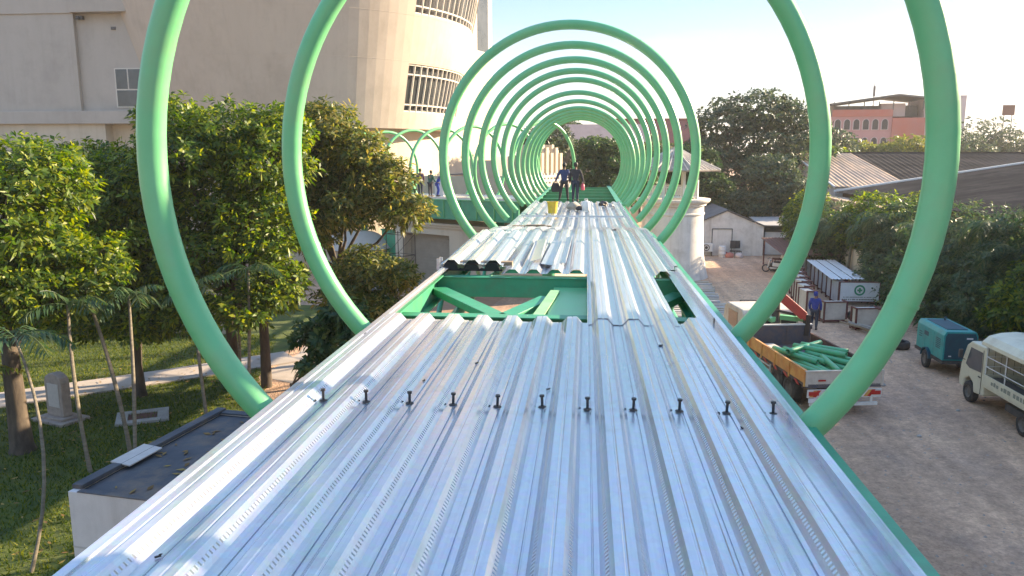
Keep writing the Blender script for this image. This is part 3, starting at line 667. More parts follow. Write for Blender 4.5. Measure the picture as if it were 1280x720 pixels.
b = MB(); b.box((0, 0, .012), (3.3, .16, .008)); b.box((0, .075, .03), (3.3, .006, .04))
o = b.build('flat_bar', M['galv']); o.location = (0, 24.45, dz2(24.45)); tag(o, 'galvanised flat strip laid across the whole far deck before the bucket', 'metal strip')
b = MB(); b.box((0, 0, .012), (.10, .05, .02)); b.box((.03, .03, .026), (.05, .03, .012), rz=.5)
o = b.build('scrap_steel', M['steel_dk']); o.location = (1.02, 17.3, DZ+.06); tag(o, 'small dark steel scrap on the right half of the far deck', 'scrap')
b = MB(); b.box((0, 0, .006), (.045, .03, .01)); b.box((.02, .01, .013), (.02, .018, .006), rz=.4)
o = b.build('metal_shaving', M['steel_dk']); o.location = (1.10, 7.05, DZ+.004); tag(o, 'tiny dark metal offcut in a trough near the bridging sheet', 'scrap')
for (x, y, a, lab) in ((-.52, 6.3, .4, 'tiny dark offcut left of centre, beyond the stud row'), (-.86, 5.75, 1.2, 'thin dark offcut just beyond the left studs'), (.12, 5.62, .2, 'tiny dark offcut just beyond the middle stud'), (1.42, 4.9, 2.0, 'small dark offcut before the right studs'), (-1.48, 3.0, .7, 'dark offcut in the lower left trough of the near deck')):
    c = o.copy(); COL.objects.link(c); c.location = (x, y, DZ+.004); c.rotation_euler = (0, 0, a); c.scale = (.62, .28+.1*abs(a-1), .7); c['label'] = lab
# ------------------------------------------------------------------ people
def skin_mesh(joints, edges, radii, root, sub=2):
    bm = bmesh.new(); lay = bm.verts.layers.skin.verify(); vs = {}
    for k, p in joints.items():
        v = bm.verts.new(p); r = radii[k]; r = r if hasattr(r, '__len__') else (r, r)
        v[lay].radius = r; v[lay].use_root = (k == root); vs[k] = v
    for a, c in edges: bm.edges.new((vs[a], vs[c]))
    me = bpy.data.meshes.new('tmp'); bm.to_mesh(me); bm.free()
    o = bpy.data.objects.new('tmp', me); COL.objects.link(o)
    o.modifiers.new('s', 'SKIN').use_smooth_shade = True
    m = o.modifiers.new('d', 'SUBSURF'); m.levels = sub; m.render_levels = sub
    dg = bpy.context.evaluated_depsgraph_get(); r = bpy.data.meshes.new_from_object(o.evaluated_get(dg))
    bpy.data.objects.remove(o); bpy.data.meshes.remove(me)
    return r
def person(label, loc, rz, h, shirt, trousers, hairm, arms, legs, lean=0.0, group=None, hat=False, shoe=None):
    """arms/legs: (left, right); each a list of joint offsets; the figure faces +Y"""
    k = h/1.70
    J = {'pel': (0, 0, .94), 'wst': (0, lean*.15, 1.08), 'chs': (0, lean*.5, 1.28), 'nck': (0, lean*.8, 1.44), 'nk2': (0, lean*.9+.01, 1.51),
         'hd1': (0, lean+.02, 1.57), 'hd2': (0, lean+.02, 1.66), 'hd3': (0, lean+.01, 1.73), 'nose': (0, lean+.13, 1.61)}
    Rr = {'pel': (.135, .105), 'wst': (.125, .095), 'chs': (.15, .105), 'nck': .062, 'nk2': .055, 'hd1': (.070, .078), 'hd2': (.080, .095), 'hd3': (.05, .06), 'nose': .014}
    E = [('pel', 'wst'), ('wst', 'chs'), ('chs', 'nck'), ('nck', 'nk2'), ('nk2', 'hd1'), ('hd1', 'hd2'), ('hd2', 'hd3'), ('hd1', 'nose')]
    for s, nm, ar, lg in ((-1, 'l', arms[0], legs[0]), (1, 'r', arms[1], legs[1])):
        J['sh'+nm] = (s*.19, lean*.75, 1.40); Rr['sh'+nm] = .062
        e, w_ = ar
        J['el'+nm] = (s*.19+e[0], lean*.75+e[1], 1.40+e[2]); Rr['el'+nm] = .042
        J['wr'+nm] = tuple(J['el'+nm][i]+w_[i] for i in range(3)); Rr['wr'+nm] = .029
        d = Vector(w_).normalized()
        J['pa'+nm] = tuple(Vector(J['wr'+nm])+d*.075); Rr['pa'+nm] = (.034, .02)
        E += [('chs', 'sh'+nm), ('sh'+nm, 'el'+nm), ('el'+nm, 'wr'+nm), ('wr'+nm, 'pa'+nm)]
        kn, an = lg
        J['hp'+nm] = (s*.095, 0, .88); Rr['hp'+nm] = .09
        J['kn'+nm] = (s*.10+kn[0], kn[1], .88+kn[2]); Rr['kn'+nm] = .058
        J['an'+nm] = tuple(J['kn'+nm][i]+an[i] for i in range(3)); Rr['an'+nm] = .038
        a = J['an'+nm]; J['to'+nm] = (a[0]+s*.02, a[1]+.15, max(a[2]-.05, .03)); Rr['to'+nm] = (.04, .028)
        E += [('pel', 'hp'+nm), ('hp'+nm, 'kn'+nm), ('kn'+nm, 'an'+nm), ('an'+nm, 'to'+nm)]
    t = thing('person', label, 'person', loc, rz, group); t.scale = (k, k, k)
    me = skin_mesh(J, E, Rr, 'pel')
    bm = bmesh.new(); bm.from_mesh(me)
    mb = MB()
    for s, nm in ((-1, 'l'), (1, 'r')):                 # five fingers each, bent and rooted in the palm
        p = Vector(J['pa'+nm]); d = (p-Vector(J['wr'+nm])).normalized(); sd_ = Vector((0, 1, 0)) if abs(d.y) < .8 else Vector((0, 0, 1))
        sd_ = (sd_-d*sd_.dot(d)).normalized(); cu = d.cross(sd_)*(-s)
        for i, (o_, ln) in enumerate(((-.027, .062), (-.009, .075), (.010, .080), (.028, .072))):
            q = p+sd_*o_-d*.01
            mb.tube([q, q+d*ln*.55, q+d*ln*.85+cu*ln*.35, q+d*ln*.85+cu*ln*.65], [.010, .009, .008, .006], 6)
        q = p-d*.05+sd_*.03; mb.tube([q, q+sd_*.028+d*.02, q+sd_*.03+d*.055+cu*.015], [.012, .010, .007], 6)
        mb.ball((s*.079, lean+.015, 1.615), (.012, .022, .032), 8)          # ear
    tmp = bpy.data.meshes.new('t'); tmp.from_pydata(mb.v, [], mb.f); bm.from_mesh(tmp); bpy.data.meshes.remove(tmp)
    bm.to_mesh(me); bm.free(); me.name = 'body'; me.materials.clear(); me.materials.append(M['skin'])
    for p in me.polygons: p.use_smooth = True
    o = bpy.data.objects.new('body', me); COL.objects.link(o); o.parent = t
    def cloth(name, keys, grow, m, root, cut=None):
        JJ = {q: J[q] for q in keys}; 
        if cut:
            for q, (a, f) in cut.items(): JJ[q] = tuple(Vector(J[a]).lerp(Vector(J[q]), f))
        EE = [(a, c) for a, c in E if a in keys and c in keys]
        RR = {q: tuple((x+grow) for x in (Rr[q] if hasattr(Rr[q], '__len__') else (Rr[q], Rr[q]))) for q in keys}
        mm = skin_mesh(JJ, EE, RR, root); mm.name = name; mm.materials.clear(); mm.materials.append(m)
        oo = bpy.data.objects.new(name, mm); COL.objects.link(oo); oo.parent = t
    cloth('shirt', ['pel', 'wst', 'chs', 'nck', 'shl', 'shr', 'ell', 'elr', 'wrl', 'wrr'], .020, shirt, 'wst')
    cloth('trousers', ['pel', 'hpl', 'hpr', 'knl', 'knr', 'anl', 'anr'], .018, trousers, 'pel')
    for nm in 'lr':
        b = MB(); a = Vector(J['an'+nm]); q = Vector(J['to'+nm])
        b.tube([a+Vector((0, -.05, -.035)), a.lerp(q, .5)+Vector((0, 0, -.005)), q+Vector((0, .03, 0))], [.045, .05, .035], 10)
        b.build('shoe', shoe or M['cloth_dark'], t, smooth=True)
    b = MB(); c = (0, lean-.008, 1.672)
    if hat:
        b.lathe([(.112, -.03), (.118, .02), (.10, .08), (.05, .115), (.001, .12)], c, 16); b.lathe([(.112, -.03), (.15, -.035), (.15, -.03), (.112, -.02)], (0, lean+.03, 1.672), 16)
    else:
        b.lathe([(.080, -.10), (.098, -.04), (.101, .02), (.085, .075), (.045, .105), (.001, .112)], c, 16)
    b.build('hat' if hat else 'hair', hairm, t, smooth=True)
    return t
ST = [((.0, 0, -.42), (0, 0, -.39)), ((0, 0, -.42), (0, 0, -.39))]
wk = 33.0
x1 = P(705, 250, wk).x; x2 = P(719, 250, 32.4).x
person('worker in a navy shirt carrying a black bag on the far deck', (x1, wk, dz2(wk)), .1, 1.52, M['cloth_blue'], M['cloth_dark'], M['hair'],
       (((-.12, .02, -.26), (-.10, .04, -.24)), ((.06, .03, -.28), (.0, .08, -.24))), (((-.06, .02, -.42), (-.05, -.02, -.37)), ((.05, .02, -.42), (.03, -.06, -.37))), lean=.05)
person('worker in a charcoal shirt holding a pink bottle on the far deck', (x2, 32.4, dz2(32.4)), -.15, 1.55, M['cloth_dark'], M['cloth_navy'], M['hair'],
       (((-.05, .03, -.28), (.0, .1, -.23)), ((.10, .02, -.27), (.06, .05, -.25))), ST, lean=.03)
t = thing('bag', 'black bag hanging from the hand of the worker in navy', 'bag', (x1-.365, wk+.06, dz2(wk)+.36))
b = MB(); b.prism([(-.16, 0), (.16, 0), (.19, .18), (.13, .38), (-.13, .38), (-.19, .18)], lambda u, v, d: (u, d, v), -.07, .07); b.build('body', M['cloth_dark'], t, bevel=.03)
b = MB(); b.tube([(-.07, 0, .37), (-.05, 0, .45), (.05, 0, .45), (.07, 0, .37)], .012, 6); b.build('handle', M['cloth_dark'], t)
t = thing('bottle', 'pink plastic bottle in the hand of the worker in charcoal', 'bottle', (x2+.305, 32.4+.06, dz2(32.4)+.47))
b = MB(); b.lathe([(.001, 0), (.07, 0), (.08, .03), (.08, .20), (.03, .28), (.03, .32), (.001, .32)], n=16); b.build('body', M['pinkplas'], t, smooth=True)
b = MB(); b.lathe([(.034, .31), (.034, .35), (.001, .352)], n=12); b.build('cap', M['white_trim'], t, smooth=True)

# ------------------------------------------------------------------ the walkway that crosses at the far end
XA = Vector((0.0, 42.0, 0)); XD = Vector((-math.sin(R(51)), math.cos(R(51)), 0)); XN = Vector((XD.y, -XD.x, 0))
XROT = math.atan2(XD.y, XD.x)-math.pi/2
def cz(s): return 5.62-.021*s
def cross(s, o, z): q = XA+XD*s+XN*o; return Vector((q.x, q.y, cz(s)+z))
cw = thing('walkway_frame', 'side walkway of dark green steel leading left to the round building', 'footbridge', (0, 0, 0))
def beam(name, o0, o1, z0, z1, m, s0=2.6, s1=27, **kw):
    b = MB(); vs = [cross(s, o, z) for s in (s0, s1) for o, z in ((o0, z0), (o1, z0), (o1, z1), (o0, z1))]
    b.add(vs, [(0, 1, 2, 3), (7, 6, 5, 4), (0, 4, 5, 1), (1, 5, 6, 2), (2, 6, 7, 3), (3, 7, 4, 0)]); return b.build(name, m, cw, **kw)
for s in (-1, 1):
    beam('edge_girder', s*1.86, s*1.98, -1.15, -.06, M['green_dk'])
    beam('top_flange', s*1.80, s*2.03, -.057, -.012, M['green'])
    beam('bottom_flange', s*1.80, s*2.03, -1.2, -1.153, M['green_dk'])
    beam('edge_trim', s*1.76, s*1.80, -.02, .10, M['galv'])
    b = MB()
    for q in np.arange(3, 27, 1.45):
        c = cross(q, s*2.0, -.6); b.box(c, (.12, .03, 1.08), rz=XROT)
    b.build('girder_stiffener', M['green'], cw)
beam('deck_plate', -1.755, 1.755, -.05, .02, M['galv'])
cp = None
CS = [2.5, 5.4, 8.3, 11.2, 14.1, 17.0, 19.9]
for i, s in enumerate(CS):
    lab = ('green hoop of the side walkway nearest the end of the tunnel' if i == 0 else 'leftmost green hoop of the side walkway, half hidden by the tree' if i == len(CS)-1 else
           '%s green hoop of the side walkway, counted from the tunnel towards the round building' % ORD[i])
    c = cross(s, 0, 0)
    if cp is None:
        cp = make_hoop(lab, 0, 0, 'thin looking hoops over the side walkway'); o = cp
    else: o = copy_tree(cp); o['label'] = lab
    o.location = c; o.rotation_euler = (0, 0, XROT)
for s in (6, 20):
    b = MB(); c = cross(s, 0, -1.2); b.tube([(c.x, c.y, 0), c], .25, 16); b.build('support_column', M['green_dk'], cw, smooth=True)
def onc(px, py, Y): q = P(px, py, Y); return q
q = cross(13.2, 0, .02)
person('worker in a plum shirt standing on the side walkway in front of the cream wall', (q.x-.2, q.y+.1, q.z), .4, 1.72, M['cloth_plum'], M['cloth_navy'], M['hair'],
       (((-.05, .02, -.28), (.03, .12, -.22)), ((.05, .0, -.28), (.0, .08, -.24))), ST)
person('worker in a bottle green shirt on the side walkway, right of the one in plum', (q.x+.55, q.y-.35, q.z), -.5, 1.62, M['cloth_green'], M['cloth_dark'], M['hair'],
       (((-.06, .05, -.26), (.02, .2, -.12)), ((.05, .05, -.27), (.0, .18, -.16))), ST, lean=.10)
person('worker in royal blue bending low on the side walkway next to a grey sheet', (q.x+1.05, q.y-.55, q.z), -1.2, 1.55, M['cloth_royal'], M['cloth_royal'], M['hair'],
       (((-.02, .18, -.24), (.02, .10, -.26)), ((.02, .18, -.24), (.0, .10, -.26))), (((-.06, .10, -.40), (-.02, -.10, -.38)), ((.06, .10, -.40), (.02, -.10, -.38))), lean=.32)
b = MB(); b.box((0, 0, .55), (.6, .03, 1.1), rx=.16); b.box((0, .10, .02), (.6, .2, .03))
o = b.build('steel_sheet', M['sheet_white']); o.location = (q.x+1.0, q.y+.35, q.z); tag(o, 'pale sheet propped upright on the side walkway behind the workers', 'sheet')

# ------------------------------------------------------------------ gatehouse below the side walkway
g0 = P(497, 350, 49.0); g1 = P(640, 340, 44.0)
gd = Vector((g1.x-g0.x, g1.y-g0.y, 0)); gl = gd.length; ga = math.atan2(gd.y, gd.x)
t = thing('gatehouse', 'cream gateway with a taupe roller shutter under the side walkway', 'gateway', (g0.x, g0.y, 0), ga)
H = 3.75
b = MB(); b.span((0, 0, 0), (.75, 3.2, H-.6)); b.span((4.6, 0, 0), (gl+3, 3.2, H-.6)); b.span((.0, .001, H-.6), (gl+3, 3.2, H)); b.build('wall', M['wall_cream'], t)
b = MB(); b.span((-.22, -.22, H), (gl+3.2, 3.4, H+.14)); b.span((-.12, -.12, H-.16), (gl+3.1, 0, H)); b.build('cornice', M['wall_cream'], t, bevel=.02)
b = MB(); b.span((-.05, -.06, 0), (.75, -.002, H-.16)); b.build('pilaster', M['wall_cream'], t)
b = MB()
for i in range(32): b.span((.752, .55+(.02 if i % 2 else 0), i*.098), (4.598, .62, i*.098+.098))
b.build('roller_shutter', M['shutter'], t)
b = MB(); b.span((-1.7, .3, 0), (-.25, .45, 3.1)); b.span((-1.75, .25, 3.1), (-.2, .5, 3.2)); o = b.build('hoarding', M['green_dk'])
o.location = (g0.x, g0.y, 0); o.rotation_euler = (0, 0, ga); tag(o, 'green hoarding panel left of the cream gateway', 'hoarding')
t = thing('scaffold', 'thin steel scaffold tower standing before the taupe shutter', 'scaffold', (g0.x+math.cos(ga)*1.7+math.sin(ga)*1.3, g0.y+math.sin(ga)*1.7-math.cos(ga)*1.3, 0), ga)
for x in (-.75, .75):
    for y in (-.5, .5): b = MB(); b.tube([(x, y, 0), (x, y, 3.3)], .024, 8); b.build('standard', M['steel_dk'], t)
for z in (.35, 1.9, 3.2):
    b = MB()
    for y in (-.5, .5): b.tube([(-.75, y, z), (.75, y, z)], .02, 6)
    for x in (-.75, .75): b.tube([(x, -.5, z), (x, .5, z)], .02, 6)
    b.build('ledger', M['steel_dk'], t)
for y in (-.5, .5):
    b = MB(); b.tube([(-.75, y, .35), (.75, y, 1.9)], .014, 6); b.tube([(-.75, y, 1.9), (.75, y, .35)], .014, 6); b.tube([(-.75, y, 1.9), (.75, y, 3.2)], .014, 6); b.build('cross_brace', M['steel_dk'], t)

# ------------------------------------------------------------------ the round building
DC = Vector((-24.0, 67.0))
def rad(z): return 12.7+(z-10.0)*.221
def phi_px(px, py, z):
    p = P(px, py, 60); d = Vector((p.x-CAM.x, p.y-CAM.y)).normalized(); o = Vector((CAM.x, CAM.y))-DC; r = rad(z)
    bq = o.dot(d); c = o.dot(o)-r*r; k = -bq-math.sqrt(max(bq*bq-c, 0)); q = o+d*k
    return math.atan2(q.y, q.x)
t = thing('round_building', 'tall beige round building with ribbon windows, leaning outward above the trees', 'building', (DC.x, DC.y, 0))
NSEG = 120
d_ang = 2*math.pi/NSEG
ph0 = phi_px(508, 110, 13); ph1 = phi_px(592, 110, 13)
i0 = round(ph0/d_ang); i1 = round(ph1/d_ang)
off = ph0-i0*d_ang
bands = [(10.0, 11.25, None), (11.25, 14.75, 'w'), (14.75, 18.25, None), (18.25, 21.6, 'w'), (21.6, 27, None)]
b = MB(); frames = []
def cyl(i, z, dr=0): a = off+i*d_ang; r = rad(z)+dr; return (r*math.cos(a), r*math.sin(a), z)
for (z0, z1, kind) in bands:
    i = i0
    while i < i0+NSEG:
        if kind and i0 <= i < i1: i += 1; continue
        b.add([cyl(i, z0), cyl(i+1, z0), cyl(i+1, z1), cyl(i, z1)], [(0, 1, 2, 3)]); i += 1
    if kind:
        for zz in (z0, z1):
            for i in range(i0, i1): b.add([cyl(i, zz), cyl(i+1, zz), cyl(i+1, zz, -.45), cyl(i, zz, -.45)], [(0, 1, 2, 3)])
        for i in (i0, i1): b.add([cyl(i, z0), cyl(i, z1), cyl(i, z1, -.45), cyl(i, z0, -.45)], [(0, 1, 2, 3)])
b.add([cyl(i, 10.0) for i in range(NSEG)], [tuple(range(NSEG))]); b.add([cyl(i, 27.0) for i in range(NSEG)], [tuple(range(NSEG))])
b.build('drum_wall', M['wall_beige'], t)
b = MB()                                  # joints between the panels, a shallow bead proud of the wall
for i in range(i0-NSEG, i0):
    for (z0, z1, kind) in bands:
        pass
for z in (14.9, 18.1, 21.75, 24.3):
    b.lathe([(rad(z-.015)+.004, z-.015), (rad(z)+.012, z), (rad(z+.015)+.004, z+.015)], (0, 0, 0), NSEG, a0=off, a1=off+2*math.pi)
b.build('joint_bead', M['wall_beige'], t)
for (z0, z1, kind) in bands:
    if not kind: continue
    w_ = MB()
    for k in range((i1-i0)+1):
        for_a = off+(i0+k)*d_ang
        c0 = Vector(((rad(z0)-.13)*math.cos(for_a), (rad(z0)-.13)*math.sin(for_a), z0)); c1 = Vector(((rad(z1)-.13)*math.cos(for_a), (rad(z1)-.13)*math.sin(for_a), z1))
        w_.tube([c0, c1], .085, 4, caps=False)
    for zz in (z0+.55, z1-.75, z1-.06, z0+.06):
        w_.tube([Vector(((rad(zz)-.13)*math.cos(off+(i0+k*.25)*d_ang), (rad(zz)-.13)*math.sin(off+(i0+k*.25)*d_ang), zz)) for k in range((i1-i0)*4+1)], .075, 4, caps=False)
    wo = w_.build('window', M['frame_lt'], t)
    p_ = MB()
    for i in range(i0, i1): p_.add([cyl(i, z0+.005, -.40), cyl(i+1, z0+.005, -.40), cyl(i+1, z1-.005, -.40), cyl(i, z1-.005, -.40)], [(0, 1, 2, 3)])
    p_.build('pane', M['glass'], wo)
b = MB(); b.lathe([(11.0, 0), (11.0, 10.05)], (0, 0, 0), NSEG); b.build('base_wall', M['wall_cream'], t)
# flat wing at its right
wq0 = Vector((-14.6, 62.6)); wq1 = Vector((-9.0, 78.0)); wd = wq1-wq0
t = thing('building_wing', 'tall flat cream wing rising at the right of the round building', 'building', (wq0.x, wq0.y, 0), math.atan2(wd.y, wd.x))
b = MB(); b.span((0, 0, 0), (wd.length, 6, 27)); b.build('wall', M['wall_cream'], t)
b = MB(); b.span((wd.length-3.2, -.02, 17.6), (wd.length-.75, -.004, 26.5)); f = b.build('window', M['frame_lt'], t)
b = MB(); b.span((wd.length-3.1, -.035, 17.7), (wd.length-.85, -.022, 26.4)); b.build('pane', M['glass'], f)
b = MB()
for i in range(16): b.box((9.2, -.09, 2.6+i*.24), (6.0, .16, .05), rx=.5)
b.build('louvre', M['roof_dk'], t)

# block at the left
t = thing('block_building', 'plain pale grey block building left of the round building, with one window', 'building', (-35.0, 56, 0))
b = MB(); b.span((-30, 0, 11.25), (-2.35, 14, 18.25)); b.span((-2.352, .30, 11.25), (2.9, 14, 18.25)); b.build('wall', M['wall_grey'], t)
b = MB(); b.span((-30, -.10, 18.25), (-2.3, 14, 27)); b.span((-2.3, -.45, 18.25), (2.0, 14, 20.3)); b.span((-2.3, 1.1, 20.3), (2.9, 14, 27)); b.build('upper_slab', M['wall_grey'], t, bevel=.03)
b = MB(); b.span((-30, -.30, 10.3), (2.6, 14, 11.25)); b.build('ledge', M['wall_grey'], t, bevel=.03)
b = MB(); b.span((-30, .0, 0), (-.6, 14, 10.3)); b.span((-.6, .9, 0), (2.9, 14, 10.3)); b.build('lower_wall', M['wall_cream'], t)
b = MB(); b.span((.35, .22, 11.5), (2.45, .298, 14.35)); f = b.build('window', M['frame_lt'], t)
b = MB()
for (x0, x1, z0, z1) in ((.45, 1.33, 12.85, 14.27), (1.43, 2.37, 12.85, 14.27), (.45, 2.37, 11.58, 12.75)): b.span((x0, .2, z0), (x1, .218, z1))
b.build('pane', M['glass'], f)
b = MB(); b.box((-1.9, 0.15, 17.95), (.5, .29, .25)); b.tube([(-1.9, .0, 17.95), (-1.9, -.3, 17.8)], .09, 8); b.build('floodlight', M['roof_dk'], t)
b = MB(); b.box((.55, .25, 17.2), (.32, .09, .2)); b.build('vent', M['roof_dk'], t)

# ------------------------------------------------------------------ guard booth by the walkway
t = thing('guard_booth', 'small pale booth with a flat black felt roof below the left edge of the deck', 'booth', (-7.24, 10.15, 0), -.143)
BW, BL, BH = 4.2, 3.75, 3.2
b = MB(); b.span((0, 0, 0), (BW, .12, BH-.002)); b.span((0, BL-.12, 0), (BW, BL, BH-.002)); b.span((0, .121, 0), (.12, BL-.121, BH-.002)); b.span((BW-.12, .121, 0), (BW, BL-.121, BH-.002)); b.build('wall', M['booth_wall'], t)
b = MB(); b.span((.121, .121, BH-.2), (BW-.121, BL-.121, BH-.03)); rf = b.build('roof', M['roof_felt'], t)
b = MB(); b.span((-.02, .10, BH), (.16, BL+.02, BH+.07)); b.span((.161, BL-.16, BH), (BW+.02, BL+.02, BH+.035)); b.span((.161, -.012, BH), (BW, .10, BH+.02)); b.span((BW-.14, .101, BH), (BW+.02, BL-.161, BH+.035)); b.build('coping', M['roof_felt'], rf, bevel=.01)
b = MB(); b.span((1.0, -.03, 1.0), (2.1, -.003, 2.05)); f = b.build('window', M['frame_lt'], t)
b = MB(); b.span((1.06, -.04, 1.06), (1.52, -.032, 1.99)); b.span((1.58, -.04, 1.06), (2.04, -.032, 1.99)); b.build('pane', M['glass'], f)
b = MB(); b.span((.0, -.004, 2.30), (BW, -.001, 2.33)); b.build('joint_line', M['board'], t)
b = MB(); b.box((0, 0, .012), (.36, .78, .02)); o = b.build('board', M['board']); o.location = (-6.93, 11.45, 3.25); o.rotation_euler = (.0, .10, -.143)
tag(o, 'grey cement board lying across the roof edge of the guard booth', 'board')
b = MB(); b.box((0, 0, .08), (.55, .25, .16)); b.box((0, 0, .17), (.5, .2, .02)); o = b.build('kerb_block', M['concrete']); o.location = (-7.95, 11.6, 0)
tag(o, 'pale concrete block on the grass at the booth corner', 'block')
b = MB()
for i, (x, y, a) in enumerate(((-6.6, 14.2, .3), (-6.1, 14.6, -.4), (-5.6, 14.9, .9))): b.tube([(x, y, .06), (x+1.6*math.cos(a), y+1.6*math.sin(a), .10)], .06, 8)
lump('rubble', 'heap of pale rubble on the ground behind the guard booth', 'rubble', (-6.6, 15.3, 0), (.9, .5, .28), M['concrete'], seed=21, rough=.5)
# ------------------------------------------------------------------ vegetation
def unit(a): return a/np.maximum(np.linalg.norm(a, axis=-1, keepdims=True), 1e-9)
def rosettes(C, A, per, Ln, Wd, spread=(.75, 1.25), seed=1, droop=.25):
    """leaf clusters: C centres (n,3), A axes (n,3) -> kite-shaped folded leaves"""
    rr = np.random.default_rng(seed); n = len(C); k = per
    A = unit(A); ref = np.where(np.abs(A[:, 2:3]) < .9, np.array([[0, 0, 1.]]), np.array([[1., 0, 0]]))
    U = unit(np.cross(A, ref)); W_ = np.cross(A, U)
    th = (np.arange(k)[None]*2.399+rr.uniform(0, 6.28, (n, 1))+rr.normal(0, .25, (n, k)))
    sp = rr.uniform(spread[0], spread[1], (n, k))
    D = (A[:, None]*np.cos(sp)[..., None]+(U[:, None]*np.cos(th)[..., None]+W_[:, None]*np.sin(th)[..., None])*np.sin(sp)[..., None])
    D[..., 2] -= droop*rr.uniform(.3, 1, (n, k)); D = unit(D)
    L_ = Ln*rr.uniform(.5, 1.25, (n, k, 1))*rr.uniform(.75, 1.15, (n, 1, 1)); Wn = Wd*rr.uniform(.6, 1.3, (n, k, 1))
    Sd = unit(np.cross(D, A[:, None]+rr.normal(0, .25, (n, k, 3)))); Nn = np.cross(Sd, D)
    B = C[:, None]+A[:, None]*(rr.uniform(-.10, .10, (n, k, 1)))+D*.02
    V = np.empty((n, k, 4, 3)); V[:, :, 0] = B; V[:, :, 1] = B+D*L_*.5+Sd*Wn*.5+Nn*Wn*.12; V[:, :, 2] = B+D*L_-np.array([0, 0, 1.])*L_*.12; V[:, :, 3] = B+D*L_*.5-Sd*Wn*.5+Nn*Wn*.12
    return V.reshape(-1, 3)
def lump_points(lumps, n, rr, inner=.55):
    w = np.array([(r[0]*r[1]+r[1]*r[2]+r[0]*r[2]) for c, r in lumps]); w /= w.sum()
    ix = rr.choice(len(lumps), n, p=w)
    Cc = np.array([list(c) for c, r in lumps])[ix]; Rr = np.array([r for c, r in lumps])[ix]
    d = unit(rr.normal(0, 1, (n, 3))); q = rr.uniform(inner**3, 1.12, (n, 1))**(1/3)
    # lobes on the outline
    ph = rr.uniform(0, 6.28, (len(lumps), 3))[ix]
    wob = 1+.16*np.sin(3.1*d[:, 0]*2+ph[:, 0])*np.sin(2.7*d[:, 1]*2+ph[:, 1])+.12*np.sin(5*d[:, 2]*1.5+ph[:, 2])
    return Cc+d*Rr*q*wob[:, None], d
def crown(name, lumps, n, per, Ln, Wd, m, parent, seed, inner=.55, up=.55, droop=.25, spread=(.75, 1.25), origin=(0, 0, 0)):
    rr = np.random.default_rng(seed); C, d = lump_points(lumps, n, rr, inner)
    keep = C[:, 2] > .15; C, d = C[keep], d[keep]
    A = d+np.array([0, 0, up])+rr.normal(0, .35, d.shape)
    V = rosettes(C, A, per, Ln, Wd, spread, seed+1, droop)-np.array(origin)
    return np_mesh(name, V, np.arange(len(V)).reshape(-1, 4), m, parent)
def limbs(base, lumps, r0, fork, seed, parent, m, origin, lean=(0, 0), each=3):
    rr = np.random.default_rng(seed); b = MB(); base = Vector(base); fk = Vector(fork)
    pts = [base+Vector((0, 0, -.1)), base+Vector((0, 0, .15)), base.lerp(fk, .35)+Vector((rr.normal(0, .06), rr.normal(0, .06), 0)), base.lerp(fk, .7)+Vector((rr.normal(0, .07), rr.normal(0, .07), 0)), fk]
    b.tube(pts, [r0*1.5, r0*1.12, r0*.95, r0*.85, r0*.75], 12)
    for c, r in lumps:
        c = Vector(c); mid = fk.lerp(c, .5)+Vector((rr.normal(0, .2), rr.normal(0, .2), -.15))
        b.tube([fk-Vector((0, 0, .1)), mid, c], [r0*.5, r0*.3, r0*.12], 8)
        for _ in range(each):
            d = Vector(rr.normal(0, 1, 3)); d.z = abs(d.z)*.6; d.normalize(); e = c+Vector((d.x*r[0], d.y*r[1], d.z*r[2]))*.85
            st = mid.lerp(c, rr.uniform(.2, .9)); b.tube([st, st.lerp(e, .5)+Vector((0, 0, .1)), e], [r0*.16, r0*.10, r0*.04], 6)
    b.v = [(p[0]-origin[0], p[1]-origin[1], p[2]-origin[2]) for p in b.v]
    return b.build('trunk', m, parent, smooth=True, fix=False)
def tree(label, base, fork, r0, lumps, n, per, Ln, Wd, leaf, seed, bark='bark', group=None, name='broadleaf_tree', inner=.42, up=.55, droop=.25, each=3, spread=(.75, 1.25)):
    n = int(n*1.3)
    t = thing(name, label, 'tree', base, 0, group)
    limbs(base, lumps, r0, fork, seed, t, M[bark], base, each=each)
    crown('crown', lumps, n, per, Ln, Wd, M[leaf], t, seed, inner, up, droop, spread, base); return t
def lp(px, py, Y, rx, ry, rz): return (P(px, py, Y), (rx, ry, rz))

TL = 'leafy trees along the left of the walkway'
# far left tree with the dark broad trunk
tree('broad dark tree at the left edge of the picture with a thick forked trunk', (-15.1, 19.0, 0), (-15.3, 19.2, 3.0), .27,
     [lp(20, 215, 19, 1.5, 1.5, 1.0), lp(62, 235, 20, 1.1, 1.3, 1.0), lp(-15, 260, 18.5, 1.6, 1.5, 1.3), lp(30, 300, 19, 1.5, 1.5, 1.0), lp(70, 350, 19.5, 1.4, 1.3, 1.0), lp(-25, 350, 18, 1.6, 1.5, 1.2), lp(110, 330, 20, 1.1, 1.2, .9)],
     2300, 7, .24, .085, 'leaf_a', 31, group=TL)
